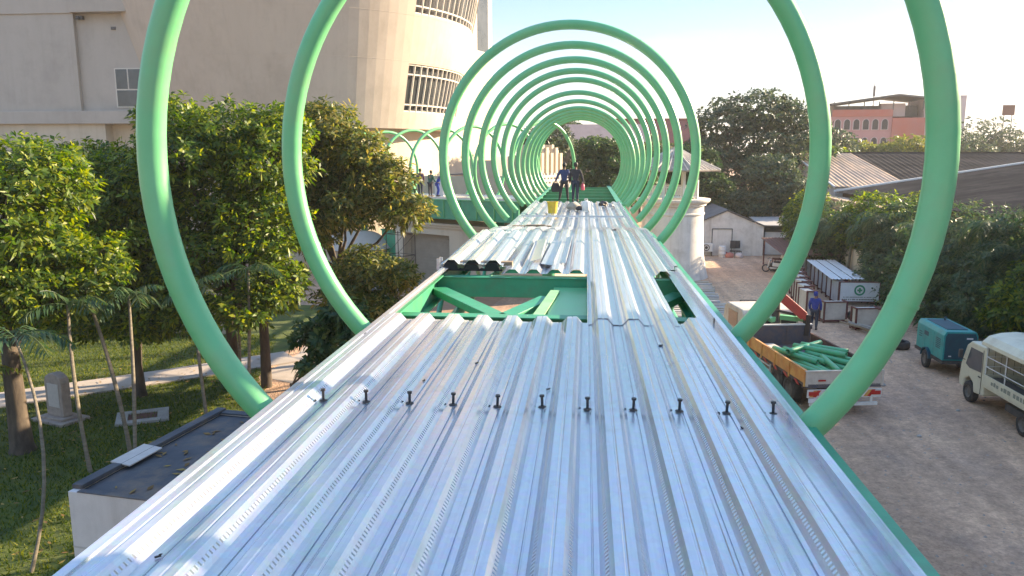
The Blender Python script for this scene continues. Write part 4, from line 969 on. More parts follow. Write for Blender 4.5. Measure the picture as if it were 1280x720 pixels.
# the middle tree
tree('bushy green tree inside the nearest hoop, its crown before the round building', (-11.9, 25.2, 0), (-11.8, 25.3, 3.4), .20,
     [lp(285, 165, 25, 1.5, 1.5, .9), lp(225, 195, 24, 1.5, 1.5, 1.0), lp(330, 205, 25, 1.5, 1.5, 1.2), lp(255, 250, 25, 1.7, 1.6, 1.1), lp(170, 235, 23.5, 1.4, 1.4, 1.1), lp(320, 285, 24.5, 1.6, 1.5, 1.2), lp(240, 320, 24, 1.6, 1.5, 1.0), lp(345, 355, 24, 1.1, 1.2, .9), lp(215, 150, 25.5, 1.2, 1.3, .7), lp(350, 165, 25.5, 1.2, 1.2, .8), lp(150, 290, 23, 1.3, 1.3, 1.0), lp(305, 385, 23, .9, 1.0, .7)],
     4200, 7, .26, .09, 'leaf_a', 37, group=TL)
tree('dark tree between the left edge tree and the bushy tree, low over the lawn', (-14.6, 24.0, 0), (-14.6, 24.1, 3.2), .16,
     [lp(125, 245, 24, 1.4, 1.4, 1.1), lp(95, 290, 24, 1.4, 1.4, 1.1), lp(150, 330, 24, 1.5, 1.4, 1.0), lp(90, 360, 24, 1.3, 1.4, .9), lp(195, 365, 24, 1.4, 1.3, 1.0), lp(150, 212, 24.5, 1.2, 1.2, .8), lp(100, 235, 24, 1.2, 1.2, .9), lp(60, 330, 24, 1.4, 1.4, 1.0), lp(40, 390, 24, 1.4, 1.4, .8), lp(115, 395, 24, 1.4, 1.4, .7), lp(180, 400, 23.5, 1.3, 1.3, .7), lp(235, 385, 23.5, 1.2, 1.2, .7), lp(105, 210, 24.5, 1.2, 1.2, .8)],
     4300, 7, .24, .085, 'leaf_a', 41, group=TL)
# the right one, loose crown with long leaves
tree('loose olive green tree inside the second hoop on the left, reaching towards the side walkway', (-9.1, 29.0, 0), (-9.2, 29.0, 3.8), .17,
     [lp(400, 160, 29, 1.5, 1.5, .9), lp(445, 195, 29, 1.4, 1.4, .9), lp(390, 215, 29, 1.5, 1.5, 1.1), lp(475, 225, 29, 1.3, 1.3, .8), lp(430, 255, 28.5, 1.5, 1.4, .9), lp(505, 262, 28.5, 1.0, 1.1, .6), lp(385, 285, 28, 1.2, 1.2, .9), lp(360, 240, 29, 1.3, 1.3, 1.0)],
     2700, 8, .30, .085, 'leaf_b', 43, group=TL, droop=.45)
tree('short yellowish tree below the loose olive tree, close to the left deck edge', (-7.9, 26.2, 0), (-7.9, 26.2, 2.2), .10,
     [lp(455, 335, 26, 1.0, 1.0, .7), lp(495, 345, 26, .7, .8, .5), lp(430, 370, 25.5, .9, .9, .6), lp(475, 385, 25.5, .8, .9, .5)],
     900, 8, .24, .075, 'leaf_b', 47, group=TL, droop=.4)
tree('dark glossy shrub tree beside the grey road, behind the foot of the second hoop', (-8.0, 20.8, 0), (-8.0, 20.8, 1.6), .07,
     [lp(400, 420, 21, .7, .7, .45), lp(430, 395, 21, .6, .6, .4), lp(395, 455, 20.5, .45, .5, .3), lp(445, 425, 20.5, .45, .5, .3)],
     330, 7, .27, .11, 'leaf_dk', 51, group=TL, droop=.5)
t = thing('tree_trunk', 'straight dark tree stem rising beside the grey road into the crowns', 'tree', (-10.76, 25.4, 0))
b = MB(); b.tube([(0, 0, -.1), (.02, 0, 1.5), (-.03, .05, 4.2), (-.2, .1, 6)], [.20, .165, .14, .08], 12); b.build('trunk', M['bark'], t, smooth=True)
rr_ = np.random.default_rng(77); C_, d_ = lump_points([((0, 0, 5.3), (1.1, 1.1, .9)), ((.3, .2, 3.9), (.8, .8, .5))], 420, rr_)
V = rosettes(C_, d_+[0, 0, .5], 7, .25, .085, seed=78); np_mesh('crown', V, np.arange(len(V)).reshape(-1, 4), M['leaf_a'], t)

# slender palms on the lawn
def frond_arrays(az, elev, Ln, droop, nl, lw, ll, rr):
    ts = np.linspace(0, 1, nl); d = np.array([math.cos(az), math.sin(az), 0])
    e = elev-droop*ts
    step = Ln/(nl-1); pos = np.zeros((nl, 3))
    for i in range(1, nl): pos[i] = pos[i-1]+step*(d*math.cos(e[i])+np.array([0, 0, math.sin(e[i])]))
    side = np.array([-math.sin(az), math.cos(az), 0]); V = []
    for i in range(2, nl):
        tg = unit(pos[i]-pos[i-1]); l_ = ll*math.sin(math.pi*min(.12+.86*ts[i], .98))**.6
        for s in (-1, 1):
            dd = unit(tg*.55+side*s*.9+np.array([0, 0, -.30-.3*rr.random()])+rr.normal(0, .08, 3)); wv = unit(np.cross(dd, np.array([0, 0, 1.])+side*s*.5))*lw
            p = pos[i]; V += [p-wv*.4, p+dd*l_*.45+wv, p+dd*l_+np.array([0, 0, -l_*.22]), p+dd*l_*.45-wv]
    return pos, np.array(V)
def palm(label, base, top, r, nf, Ln, leaf, seed, group, nl=16, curve=(0, 0), ll=.42, lw=.028, droop=1.5):
    rr = np.random.default_rng(seed); t = thing('slender_palm', label, 'palm', base, 0, group); o = Vector(base); tp = Vector(top)-o
    b = MB(); c = Vector((curve[0], curve[1], 0))
    pts = [tp*q+c*(4*q*(1-q)) for q in np.linspace(0, 1, 9)]; pts[0] = pts[0]-Vector((0, 0, .05))
    b.tube(pts, [r*1.25]+[r]*4+[r*.9, r*.85, r*.8, r*.7], 9); b.build('trunk', M['bark_pale'], t, smooth=True)
    VV = []; b = MB()
    for i in range(nf):
        az = i*2.4+rr.uniform(-.3, .3); el = rr.uniform(.25, 1.25)
        pos, V = frond_arrays(az, el, Ln*rr.uniform(.75, 1.1), droop*rr.uniform(.8, 1.2), nl, lw, ll, rr)
        VV.append(V+np.array(tp)); b.tube([Vector(p)+tp for p in pos[::3]], .011, 4, caps=False)
    V = np.concatenate(VV); nL = len(V)
    vs = list(map(tuple, V)); n0 = len(vs); vs += b.v
    fs = [tuple(range(i, i+4)) for i in range(0, nL, 4)]+[tuple(k+n0 for k in f) for f in b.f]
    me = bpy.data.meshes.new('fronds'); me.from_pydata(vs, [], fs); me.materials.append(M[leaf]); ob = bpy.data.objects.new('fronds', me); COL.objects.link(ob); ob.parent = t
    return t
GP = 'slender palms on the lawn'
for (bx, by, tx, ty, tz, r, cx, cy, lab, sd_) in (
    (-10.42, 13.1, -11.4, 14.6, 4.4, .035, .45, .0, 'slender palm with a thin bowed pale stem, nearest the left bottom corner', 1),
    (-12.3, 17.8, -12.9, 18.4, 4.3, .05, -.1, .0, 'slender palm left of the booth roof corner, leaning a little left', 2),
    (-12.0, 19.1, -13.2, 19.6, 4.4, .055, .12, .0, 'slender palm with a brighter stem right behind the booth roof corner', 3),
    (-11.45, 18.4, -12.1, 19.8, 4.3, .05, .05, .0, 'slender palm with a dark stem ending at the booth roof edge', 4),
    (-10.7, 21.0, -11.2, 21.6, 4.2, .05, -.05, .0, 'slender palm between the manhole slab and the booth roof', 5),
    (-10.9, 23.6, -11.0, 24.0, 4.4, .045, .05, .0, 'slender palm right of the manhole slab', 6),
    (-10.1, 22.4, -10.0, 22.8, 4.6, .05, .03, .0, 'slender palm closest to the foot of the nearest hoop', 7),
    (-12.55, 13.6, -13.3, 14.6, 4.6, .11, .12, .0, 'thicker pale palm stem in the bottom left corner', 8)):
    palm(lab, (bx, by, 0), (tx, ty, tz), r, 8, 1.25, 'leaf_palm', 100+sd_, GP, curve=(cx, cy))
# banana-like plant at the far left, cycad near the shrub
t = thing('broadleaf_plant', 'yellowish long leaved plant at the left edge, beside the thick trunk', 'plant', (-16.2, 18.6, 0))
rr_ = np.random.default_rng(5); VV = []
for i in range(9):
    pos, V = frond_arrays(i*2.4, rr_.uniform(.5, 1.2), 1.6, 1.5, 14, .035, .4, rr_); VV.append(V+np.array([0, 0, 2.1]))
V = np.concatenate(VV); np_mesh('leaves', V, np.arange(len(V)).reshape(-1, 4), M['leaf_yel'], t)
b = MB(); b.tube([(0, 0, 0), (.05, 0, 1.1), (0, 0, 2.15)], [.08, .07, .05], 8); b.build('stem', M['bark'], t, smooth=True)
# stele and manhole
t = thing('stone_stele', 'brown stone stele with a rounded head on a slab, on the lawn before the path', 'monument', (-15.75, 21.5, 0), -.35)
b = MB(); b.span((-.85, -.55, 0), (.85, .55, .10)); b.span((-.62, -.36, .101), (.62, .36, .18)); b.build('plinth', M['stele'], t, bevel=.015); t.scale = (.86, .86, .92)
b = MB(); b.prism([(-.46, .18), (.46, .18), (.46, 1.35), (.40, 1.52), (.22, 1.62), (0, 1.66), (-.22, 1.62), (-.40, 1.52), (-.46, 1.35)], lambda u, v, d: (u, d, v), -.17, .17); b.build('slab', M['stele'], t, bevel=.03)
b = MB(); b.span((-.30, -.185, .5), (.30, -.171, 1.3)); b.build('tablet', M['board'], t)
t = thing('manhole', 'square pale manhole slab lying in the grass near the booth', 'manhole', (-13.3, 21.9, 0), .5)
b = MB(); b.span((-.75, -.6, -.02), (.75, -.34, .09)); b.span((-.75, .34, -.02), (.75, .6, .09)); b.span((-.75, -.339, -.02), (-.42, .339, .09)); b.span((.42, -.339, -.02), (.75, .339, .09)); b.build('surround', M['concrete'], t, bevel=.01)
b = MB(); b.span((-.41, -.33, -.02), (.41, .33, .05)); b.build('cover', M['rust'], t)
b = MB(); b.span((-38, 33.0, 0), (-15.5, 33.22, .95)); b.span((-38, 32.96, .951), (-15.5, 33.26, 1.03)); tag(b.build('garden_wall', M['wall_cream']), 'low cream garden wall along the back of the lawn', 'wall')
lump('flower_bed', 'low reddish flowering shrub along the garden wall at the far left', 'shrub', (-21, 32.4, 0), (2.2, .6, .6), M['leaf_dk'], seed=61)
b = MB(); b.lathe([(2.2, 0), (2.2, 1.9), (2.6, 1.95), (2.1, 2.5), (1.2, 2.9), (.1, 3.05)], (0, 0, 0), 28); o = b.build('kiosk', M['wall_grey'], smooth=True); o.location = (-14.9, 50.5, 0)
tag(o, 'low round grey kiosk with a domed roof left of the green hoarding', 'kiosk')
# ------------------------------------------------------------------ the old watch tower
t = thing('watch_tower', 'round whitewashed watch tower with a tiled pavilion on top, beyond the hoops', 'tower', (6.15, 52.2, 0))
b = MB(); b.lathe([(2.45, 0), (2.3, .6), (2.12, 1.6), (2.02, 3.6), (2.02, 4.15), (2.08, 4.2), (2.08, 4.28), (2.02, 4.33), (2.02, 4.70), (2.16, 4.78), (2.16, 4.86), (2.34, 4.98), (2.42, 5.08), (2.42, 5.2), (.01, 5.22)], n=56); b.build('shaft', M['wall_white'], t, smooth=True)
b = MB(); NP = 8
for k in range(NP): b = MB(); a = 2*math.pi*k/NP+.3; b.box((1.62*math.cos(a), 1.62*math.sin(a), 6.2), (.16, .16, 2.0), rz=a); b.build('post', M['white_trim'], t)
b = MB()
for k in range(NP):
    a0 = 2*math.pi*k/NP+.3; a1 = a0+2*math.pi/NP; p0 = Vector((1.62*math.cos(a0), 1.62*math.sin(a0), 0)); p1 = Vector((1.62*math.cos(a1), 1.62*math.sin(a1), 0)); m_ = (p0+p1)/2; d = p1-p0; az = math.atan2(d.y, d.x)
    for z, h_ in ((5.36, .12), (5.98, .10)): b.box((m_.x, m_.y, z), (d.length-.16, .08, h_), rz=az)
    for q in np.linspace(.14, .86, 7): c = p0.lerp(p1, q); b.box((c.x, c.y, 5.67), (.07, .05, .50), rz=az)
b.build('balustrade', M['white_trim'], t)
b = MB(); b.lathe([(3.08, 6.98), (3.12, 7.03), (3.12, 7.09), (1.6, 7.75), (.5, 8.32), (.12, 8.5), (.001, 8.62)], n=8, a0=.3, a1=.3+2*math.pi); b.add([(3.08*math.cos(.3+k*math.pi/4), 3.08*math.sin(.3+k*math.pi/4), 6.98) for k in range(8)], [tuple(range(8))])
rf = b.build('roof', M['tile_brown'], t)
b = MB()
for k in range(8):
    a0 = .3+k*math.pi/4; a1 = a0+math.pi/4
    for q in np.linspace(0, 1, 7)[:-1]:
        c0 = Vector((3.12*math.cos(a0), 3.12*math.sin(a0), 7.10)).lerp(Vector((3.12*math.cos(a1), 3.12*math.sin(a1), 7.10)), q)
        c1 = Vector((.5*math.cos(a0), .5*math.sin(a0), 8.33)).lerp(Vector((.5*math.cos(a1), .5*math.sin(a1), 8.33)), q)
        m_ = Vector((1.6*math.cos(a0), 1.6*math.sin(a0), 7.76)).lerp(Vector((1.6*math.cos(a1), 1.6*math.sin(a1), 7.76)), q)
        b.tube([c0, m_, c1], .06 if q == 0 else .035, 5)
b.build('tile_rib', M['formwork'], rf)

# ------------------------------------------------------------------ shed row
t = thing('shed', 'white gabled shed with a plain door, at the far end of the yard', 'shed', (9.6, 63.2, 0))
b = MB(); b.prism([(0, 0), (5.0, 0), (5.0, 2.35), (2.1, 3.55), (0, 2.65)], lambda u, v, d: (u, d, v), 0, 9); b.build('wall', M['wall_white'], t)
b = MB(); b.prism([(-.25, 2.58), (2.1, 3.60), (5.2, 2.32), (5.2, 2.40), (2.1, 3.70), (-.25, 2.68)], lambda u, v, d: (u, d, v), -.12, 9.3); b.build('roof', M['roof_dk'], t)
b = MB(); b.span((1.0, -.05, 0), (2.5, -.003, 2.05)); d_ = b.build('door', M['wall_white'], t)
b = MB(); b.span((.94, -.07, 0), (.998, -.002, 2.12)); b.span((2.502, -.07, 0), (2.56, -.002, 2.12)); b.span((.94, -.07, 2.121), (2.56, -.002, 2.18)); b.build('door_frame', M['roof_dk'], d_)
t = thing('lean_to', 'low lean-to store with a corrugated white shutter and dark frame, right of the gabled shed', 'shed', (14.55, 63.6, 0))
b = MB(); b.span((0, .3, 0), (.15, 4, 2.15)); b.span((2.35, .3, 0), (2.5, 4, 2.15)); b.span((.15, 3.8, 0), (2.35, 4, 2.15)); b.build('wall', M['wall_white'], t)
b = MB()
for i in range(20): b.span((.25+i*.105, .08+(.03 if i % 2 else 0), .05), (.355+i*.105, .14, 1.88))
b.build('shutter', M['sheet_white'], t)
b = MB(); b.span((.13, .02, 0), (.247, .2, 2.0)); b.span((2.353, .02, 0), (2.47, .2, 2.0)); b.span((.13, .02, 1.9), (2.47, .2, 2.02)); b.build('frame', M['chassis'], t)
b = MB(); b.prism([(-.5, 2.42), (4.4, 2.72), (4.4, 2.78), (-.5, 2.48)], lambda u, v, d: (d, u, v), -.2, 2.8); b.build('roof', M['concrete'], t)
b = MB(); b.prism([(0, 0), (3.6, 0), (3.6, 2.3), (0, 2.3)], lambda u, v, d: (u, d, v), 0, .2); o = b.build('boundary_wall', M['wall_white']); o.location = (17.1, 64.5, 0); tag(o, 'pale wall right of the lean-to store, partly hidden by palms', 'wall')
t = thing('air_conditioner', 'outdoor air conditioner unit standing at the left of the shed door', 'machine', (10.15, 62.8, 0))
b = MB(); b.span((-.42, -.16, .35), (.42, .16, 1.0)); b.build('body', M['white_trim'], t, bevel=.02)
b = MB(); b.lathe([(.26, 0), (.26, .03), (.21, .03), (.20, .0)], (0, 0, 0), 20); b.lathe([(.12, .0), (.12, .02), (.01, .02)], (0, 0, 0), 16); o = b.build('fan_grille', M['chassis'], t); o.rotation_euler = (R(90), 0, 0); o.location = (-.08, -.162, .68)
b = MB(); b.span((-.4, -.14, 0), (-.34, .14, .35)); b.span((.34, -.14, 0), (.4, .14, .35)); b.build('foot', M['steel_dk'], t)
t = thing('barrel', 'pale barrel standing in front of the gabled shed', 'barrel', (11.25, 62.2, 0))
b = MB(); b.lathe([(.001, 0), (.27, 0), (.28, .02), (.28, .28), (.295, .3), (.28, .32), (.28, .58), (.295, .6), (.28, .62), (.28, .86), (.26, .88), (.001, .87)], n=20); b.build('body', M['white_trim'], t, smooth=True)
for i, (x, lab) in enumerate(((12.1, 'dark high-backed chair before the shed, the left one of two'), (12.55, 'dark high-backed chair before the shed, the right one of two'))):
    t = thing('chair', lab, 'chair', (x, 62.5, 0), .2*(i*2-1), 'chairs in front of the shed')
    b = MB(); b.box((0, 0, .45), (.42, .42, .06)); b.build('seat', M['cloth_dark'], t)
    b = MB(); b.box((0, .2, .95), (.40, .05, .62), rx=-.1); b.build('backrest', M['cloth_dark'], t)
    for sx_ in (-.18, .18):
        for sy_ in (-.18, .18): b = MB(); b.tube([(sx_, sy_, 0), (sx_, sy_, .43)], .018, 6); b.build('leg', M['steel_dk'], t)
for i, (x, y, m_, lab) in enumerate(((11.8, 62.0, 'salmon', 'salmon coloured sack slumped in front of the two chairs'), (12.5, 61.9, 'pale_pink', 'pale pink sack slumped before the right chair'), (11.5, 62.9, 'red', 'small red sack against the shed wall behind the barrel'))):
    lump('sack', lab, 'sack', (x, y, 0), (.33, .28, .26), M[m_], seed=70+i)

# ------------------------------------------------------------------ buildings far off
t = thing('arcaded_building', 'pink building with two rows of arched windows and a dark canopy roof, far right', 'building', (48.2, 160, 0), -.10)
zt = 15.1
b = MB(); b.span((0, 0, 0), (11.0, 12, zt)); b.build('pink_wall', M['pink'], t)
b = MB(); b.span((11.002, -.4, 0), (16.8, 12, zt-.3)); b.build('salmon_wall', M['salmon'], t)
b = MB(); b.span((16.803, .5, 0), (24, 12, 18.9)); b.build('white_wall', M['pale_pink'], t)
b = MB(); b.span((0, -.25, zt), (11, -.05, zt+1.3)); b.build('parapet', M['salmon'], t)
b = MB(); b.span((.8, 3.5, zt), (16.4, 11, 17.3)); b.build('upper_storey', M['roof_dk'], t)
b = MB(); b.span((9.2, 1.5, zt), (13.6, 3.4, 17.6)); b.build('stair_room', M['pale_pink'], t)
b = MB(); b.prism([(-1.4, 17.2), (-1.4, 17.45), (11.5, 19.2), (16.6, 18.6), (16.6, 18.3), (11.5, 18.9)], lambda u, v, d: (u, d, v), -1.6, 12); b.build('canopy_roof', M['roof_dk'], t)
b = MB()
for x in (.2, 2.9, 5.7, 8.4, 11, 13.8, 16.3): b = MB(); b.tube([(x, -.15, zt+1.2), (x, -.15, 17.9)], .10, 6); b.build('roof_post', M['roof_dk'], t)
for z0 in (12.6, 9.1, 5.4):
    for k in range(6):
        x = 1.1+k*1.72; pts = [(x-.52, z0), (x+.52, z0), (x+.52, z0+1.35)]+[(x+.52*math.cos(a), z0+1.35+.62*math.sin(a)) for a in np.linspace(.3, 2.84, 7)]+[(x-.52, z0+1.35)]
        b = MB(); b.prism([(x+(u-x)*1.28, z0-.12+(v-z0)*1.10) for u, v in pts], lambda u, v, d: (u, d, v), -.12, -.003); w_ = b.build('window', M['pale_pink'], t)
        b = MB(); b.prism(pts, lambda u, v, d: (u, d, v), -.17, -.123); b.build('pane', M['chassis'], w_)
for z0 in (14.6, 10.6, 6.5):
    b = MB(); b.span((18.2, .40, z0), (20.4, .497, z0+1.2)); b.span((21.3, .40, z0), (23.2, .497, z0+1.2)); b.build('window', M['salmon'], t)
b = MB(); b.box((11.7, -.45, 10.4), (.6, .08, 2.4)); b.build('sign_panel', M['pink'], t)
t = thing('mast', 'thin lattice mast rising behind the dark canopy roof of the pink building', 'mast', (62, 178, 0))
b = MB(); b.tube([(0, 0, 0), (0, 0, 23.2)], [.25, .06], 6); b.box((0, 0, 21.2), (.45, .1, 2.2)); b.build('pole', M['roof_dk'], t)
t = thing('billboard', 'small dark rooftop billboard on thin posts, at the far right skyline', 'billboard', (101, 200, 0))
b = MB(); b.span((-1.3, 0, 17.0), (1.4, .3, 19.4)); b.build('panel', M['rust'], t)
for x in (-.9, .9): b = MB(); b.tube([(x, .1, 0), (x, .1, 17)], .10, 6); b.build('post', M['roof_dk'], t)
t = thing('house', 'far house with a big red tiled roof behind the watch tower', 'house', (8.0, 125, 0))
b = MB(); b.span((-3, 0, 0), (10.0, 8, 9.8)); b.build('wall', M['wall_cream'], t)
b = MB(); b.prism([(-1.0, 9.6), (4, 13.4), (9.0, 9.6)], lambda u, v, d: (d, u, v), -4, 10.6); rf = b.build('roof', M['tile_red'], t)
b = MB(); b.span((-4.05, 3.8, 13.35), (10.65, 4.2, 13.6)); b.build('ridge', M['tile_red'], rf)
t = thing('house', 'house with a long faded grey pink roof seen through the end of the tunnel', 'house', (-3.4, 92, 0))
b = MB(); b.span((0, 0, 0), (10, 8, 9.6)); b.build('wall', M['wall_grey'], t)
b = MB(); b.prism([(-1.6, 9.4), (2.5, 11.5), (8.5, 9.4)], lambda u, v, d: (d, u, v), -1.5, 11); b.build('roof', M['tile_pink'], t)
for x in (.6, 3.4, 6.3): b = MB(); b.span((x, -.06, 6.8), (x+1.3, -.003, 8.6)); b.build('window', M['glass'], t)
for x in (2.6, 5.6, 8.8): b = MB(); b.span((x, -1.4, 0), (x+.25, -1.15, 9.5)); b.build('porch_post', M['white_trim'], t)
# tank-like ribbed hut and screen wall behind the far deck
ha = P(668, 214, 56.6); hb = P(703, 214, 59.6); hd = math.atan2(hb.y-ha.y, hb.x-ha.x); hl = math.hypot(hb.x-ha.x, hb.y-ha.y)
t = thing('ribbed_hut', 'tall hut of ribbed cream sheets behind the pierced screen wall', 'hut', (ha.x, ha.y, 0), hd)
b = MB(); n = 12
for i in range(n): b.span((i*hl/n, 0 if i % 2 else .16, 0), (i*hl/n+hl/n, 1.4, 8.75-.2*((i*5) % 4)))
b.build('wall', M['wall_cream'], t)
b = MB(); b.span((.15, .4, 8.2), (hl-.1, 1.5, 8.35)); b.build('roof', M['wall_cream'], t)
wa = P(655, 240, 52.6); wb = P(716, 240, 57.2); wn = math.atan2(wb.y-wa.y, wb.x-wa.x)
t = thing('screen_wall', 'pale pierced screen wall at the end of the tunnel of hoops', 'wall', (wa.x, wa.y, 0), wn)
sw = math.hypot(wb.x-wa.x, wb.y-wa.y); b = MB(); bz = 6.75; nr = 11; nc = 14
for r_ in range(nr):
    z = bz-(r_+1)*.30
    b.span((0, 0, z), (sw, .12, z+.17))
    for c in range(nc+1):
        x = c*sw/nc+(0 if r_ % 2 else sw/nc*.5)-.04
        if x+.13 < sw: b.span((x, .004, z+.17), (x+.13, .116, z+.30))
b.span((0, .001, 0), (sw, .119, bz-nr*.30)); b.build('wall', M['block'], t)
b = MB(); b.span((-14, 59.5, 0), (-4.4, 60, 6.4)); b.span((-9, 59.45, 6.4), (-6.5, 60, 7.6)); b.span((-5.6, 59.45, 6.4), (-4.6, 60, 7.9)); tag(b.build('parapet_wall', M['wall_grey']), 'grey stepped wall behind the hoops below the cream wing', 'wall')

# warehouses
def corr(p00, p10, p11, p01, nrib, amp, name, m, parent, thick=.04):
    """corrugated roof plane between four corners, ribs running from p0x to p1x"""
    p00, p10, p11, p01 = map(Vector, (p00, p10, p11, p01)); nn = (p10-p00).cross(p01-p00).normalized()
    if nn.z < 0: nn = -nn
    b = MB(); vs = []; k = nrib*2
    for i in range(k+1):
        q = i/k; z = nn*(amp if i % 2 else 0); vs += [p00.lerp(p01, q)+z, p10.lerp(p11, q)+z]
    b.add(vs, [(2*i, 2*i+1, 2*i+3, 2*i+2) for i in range(k)])
    o = b.build(name, m, parent, solid=thick); return o
t = thing('warehouse', 'long warehouse with a wide weathered dark roof and a white verge, at the right', 'warehouse', (0, 0, 0))
corr((22.3, 43.2, 4.75), (38.5, 43.2, 7.35), (38.5, 71, 7.35), (22.3, 71, 4.75), 46, .05, 'roof', M['fibro_dk'], t)
b = MB(); b.prism([(22.2, 4.70), (38.6, 7.34), (38.6, 7.52), (22.2, 4.90)], lambda u, v, d: (u, d, v), 71.0, 71.25); b.build('verge', M['white_trim'], t)
b = MB(); b.prism([(22.9, 0), (38.4, 0), (38.4, 7.2), (22.9, 4.70)], lambda u, v, d: (u, d, v), 43.8, 70.8); b.build('wall', M['rust'], t)
b = MB(); b.span((20.8, 52, 4.3), (22.5, 70.5, 4.42)); b.span((20.9, 52.0, 3.4), (21.0, 70.4, 4.299)); b.build('side_awning', M['fibro'], t)
b = MB(); b.span((21.9, 42.2, 4.42), (27.2, 43.1, 4.5)); b.build('front_awning', M['concrete'], t)
t = thing('warehouse', 'smaller warehouse with a tan corrugated roof and white gable, behind the dark roof', 'warehouse', (0, 0, 0))
corr((22.4, 71.4, 5.15), (21.3, 82, 8.05), (27.0, 82, 8.05), (29.0, 71.4, 5.15), 15, .06, 'roof', M['fibro'], t)
b = MB(); b.add([(22.55, 71.7, 0), (21.5, 82, 0), (26.9, 82, 0), (28.8, 71.7, 0), (22.55, 71.7, 5.1), (21.5, 82, 7.95), (26.9, 82, 7.95), (28.8, 71.7, 5.1)], [(0, 1, 5, 4), (1, 2, 6, 5), (2, 3, 7, 6), (3, 0, 4, 7)]); b.build('wall', M['white_trim'], t)
b = MB(); b.tube([(22.3, 71.3, 5.2), (21.2, 82.1, 8.1)], .10, 6); b.build('verge', M['white_trim'], t)
t = thing('warehouse', 'farther warehouse with a dark grey roof to the right of the tan roof', 'warehouse', (0, 0, 0))
corr((27.4, 74, 5.6), (27.2, 86, 8.1), (62, 86, 8.1), (62, 74, 5.6), 60, .06, 'roof', M['fibro_dk'], t)
b = MB(); b.span((27.6, 74.6, 0), (61.8, 85.6, 5.5)); b.build('wall', M['concrete'], t)
b = MB(); b.span((27, 85.8, 8.08), (62, 86.2, 8.25)); b.build('ridge', M['fibro_dk'], t)
t = thing('unseen_shade_block', 'plain pale block added out of the picture at the right to shade the deck', 'building', (22.3, 20.2, 0))  # unseen block, added to cast the shade over the near deck
b = MB(); b.span((0, -34, 0), (12, 0, 15.9)); b.build('wall', M['pale_pink'], t)
b = MB(); b.span((-.2, -34.2, 15.9), (12.2, .0, 16.2)); b.build('roof', M['concrete'], t)
for z in (1.2, 4.6, 8, 11.4):
    for y in range(-32, -2, 4): b = MB(); b.span((-.04, y, z), (-.004, y+1.6, z+1.7)); b.build('window', M['glass'], t)
# ------------------------------------------------------------------ trees at the right and far off
TR = 'trees beyond the yard'
tree('tallest spreading tree behind the shed, its open crown against the white sky', (16.5, 82, 0), (16.6, 82, 6), .5,
     [lp(945, 135, 82, 4.2, 4, 1.7), lp(905, 155, 81, 3.4, 3.5, 1.4), lp(985, 150, 82, 3.4, 3.5, 1.6), lp(940, 185, 81, 4.6, 4, 2.4), lp(890, 190, 80, 3.0, 3, 1.6), lp(1000, 190, 81, 3.2, 3, 2.2), lp(930, 230, 79, 4.2, 3.5, 2.6), lp(880, 235, 78, 2.6, 3, 2.2)],
     2300, 7, .55, .20, 'leaf_far', 201, group=TR, each=5, inner=.6)
tree('rounder tree with a yellow green top, right of the watch tower', (16.8, 71, 0), (16.8, 71, 3), .3,
     [lp(965, 215, 71, 2.4, 2.4, 1.4), lp(985, 240, 70, 2.6, 2.4, 1.6), lp(945, 255, 70, 2.4, 2.2, 1.4), lp(1005, 265, 69, 2.0, 2, 1.2), lp(920, 270, 70, 1.8, 2, 1.1)],
     2200, 7, .42, .15, 'leaf_far', 203, group=TR)
tree('dark tree right behind the watch tower', (9.6, 74, 0), (9.6, 74, 3.5), .3,
     [lp(868, 205, 74, 2.2, 2.2, 1.8), lp(890, 245, 73, 2.2, 2.2, 1.9), lp(850, 245, 74, 2.0, 2.2, 2.0), lp(905, 275, 72, 1.8, 2.0, 1.2), lp(835, 210, 76, 2, 2, 1.5)],
     2000, 7, .42, .15, 'leaf_dk', 205, group=TR)
tree('dark green tree filling the end of the tunnel of hoops', (1.6, 64, 0), (1.6, 64, 3.5), .3,
     [lp(745, 190, 64, 1.7, 1.8, 1.3), lp(735, 215, 63, 1.9, 1.9, 1.4), lp(768, 205, 64, 1.8, 1.8, 1.6), lp(750, 235, 63, 2.2, 2, 1.4), lp(722, 240, 63, 1.3, 1.4, 1.2), lp(790, 225, 64, 1.8, 1.8, 1.8)],
     2300, 7, .36, .13, 'leaf_dk', 207, group=TR)
tree('bushy tree beyond the tunnel, seen through the left hoops above the screen wall', (-5.5, 72, 0), (-5.5, 72, 4), .3,
     [lp(690, 175, 76, 2.0, 2, 1.4), lp(670, 185, 74, 2, 2, 1.6), lp(706, 160, 98, 2, 2, 1.0)], 900, 7, .42, .15, 'leaf_far', 209, group=TR)
far = [(1062, 186, 120, 3.2, 1.2, 'leaf_yel', 'low yellow green tree before the arched windows of the pink building, the left one'),
       (1135, 184, 118, 3.6, 1.5, 'leaf_yel', 'wide yellow green tree before the salmon wall of the pink building'),
       (1098, 190, 125, 3.0, 1.0, 'leaf_a', 'small tree between the two yellow green trees of the pink building'),
       (1228, 172, 150, 6, 3.4, 'leaf_far', 'grey green hazy tree on the far right skyline, right of the nearest hoop'),
       (1262, 178, 150, 6, 2.8, 'leaf_far', 'hazy tree at the right edge of the skyline'),
       (1200, 184, 130, 4, 2.0, 'leaf_far', 'lower hazy tree touching the edge of the nearest hoop on the right'),
       (1020, 175, 110, 4, 2.2, 'leaf_far', 'grey green tree left of the pink building behind the second hoop'),
       (1035, 195, 100, 3, 1.0, 'leaf_a', 'low bush just over the tan roof, left of the pink building'),
       (800, 190, 100, 4, 2.0, 'leaf_far', 'hazy tree seen through the right side of the tunnel of hoops')]
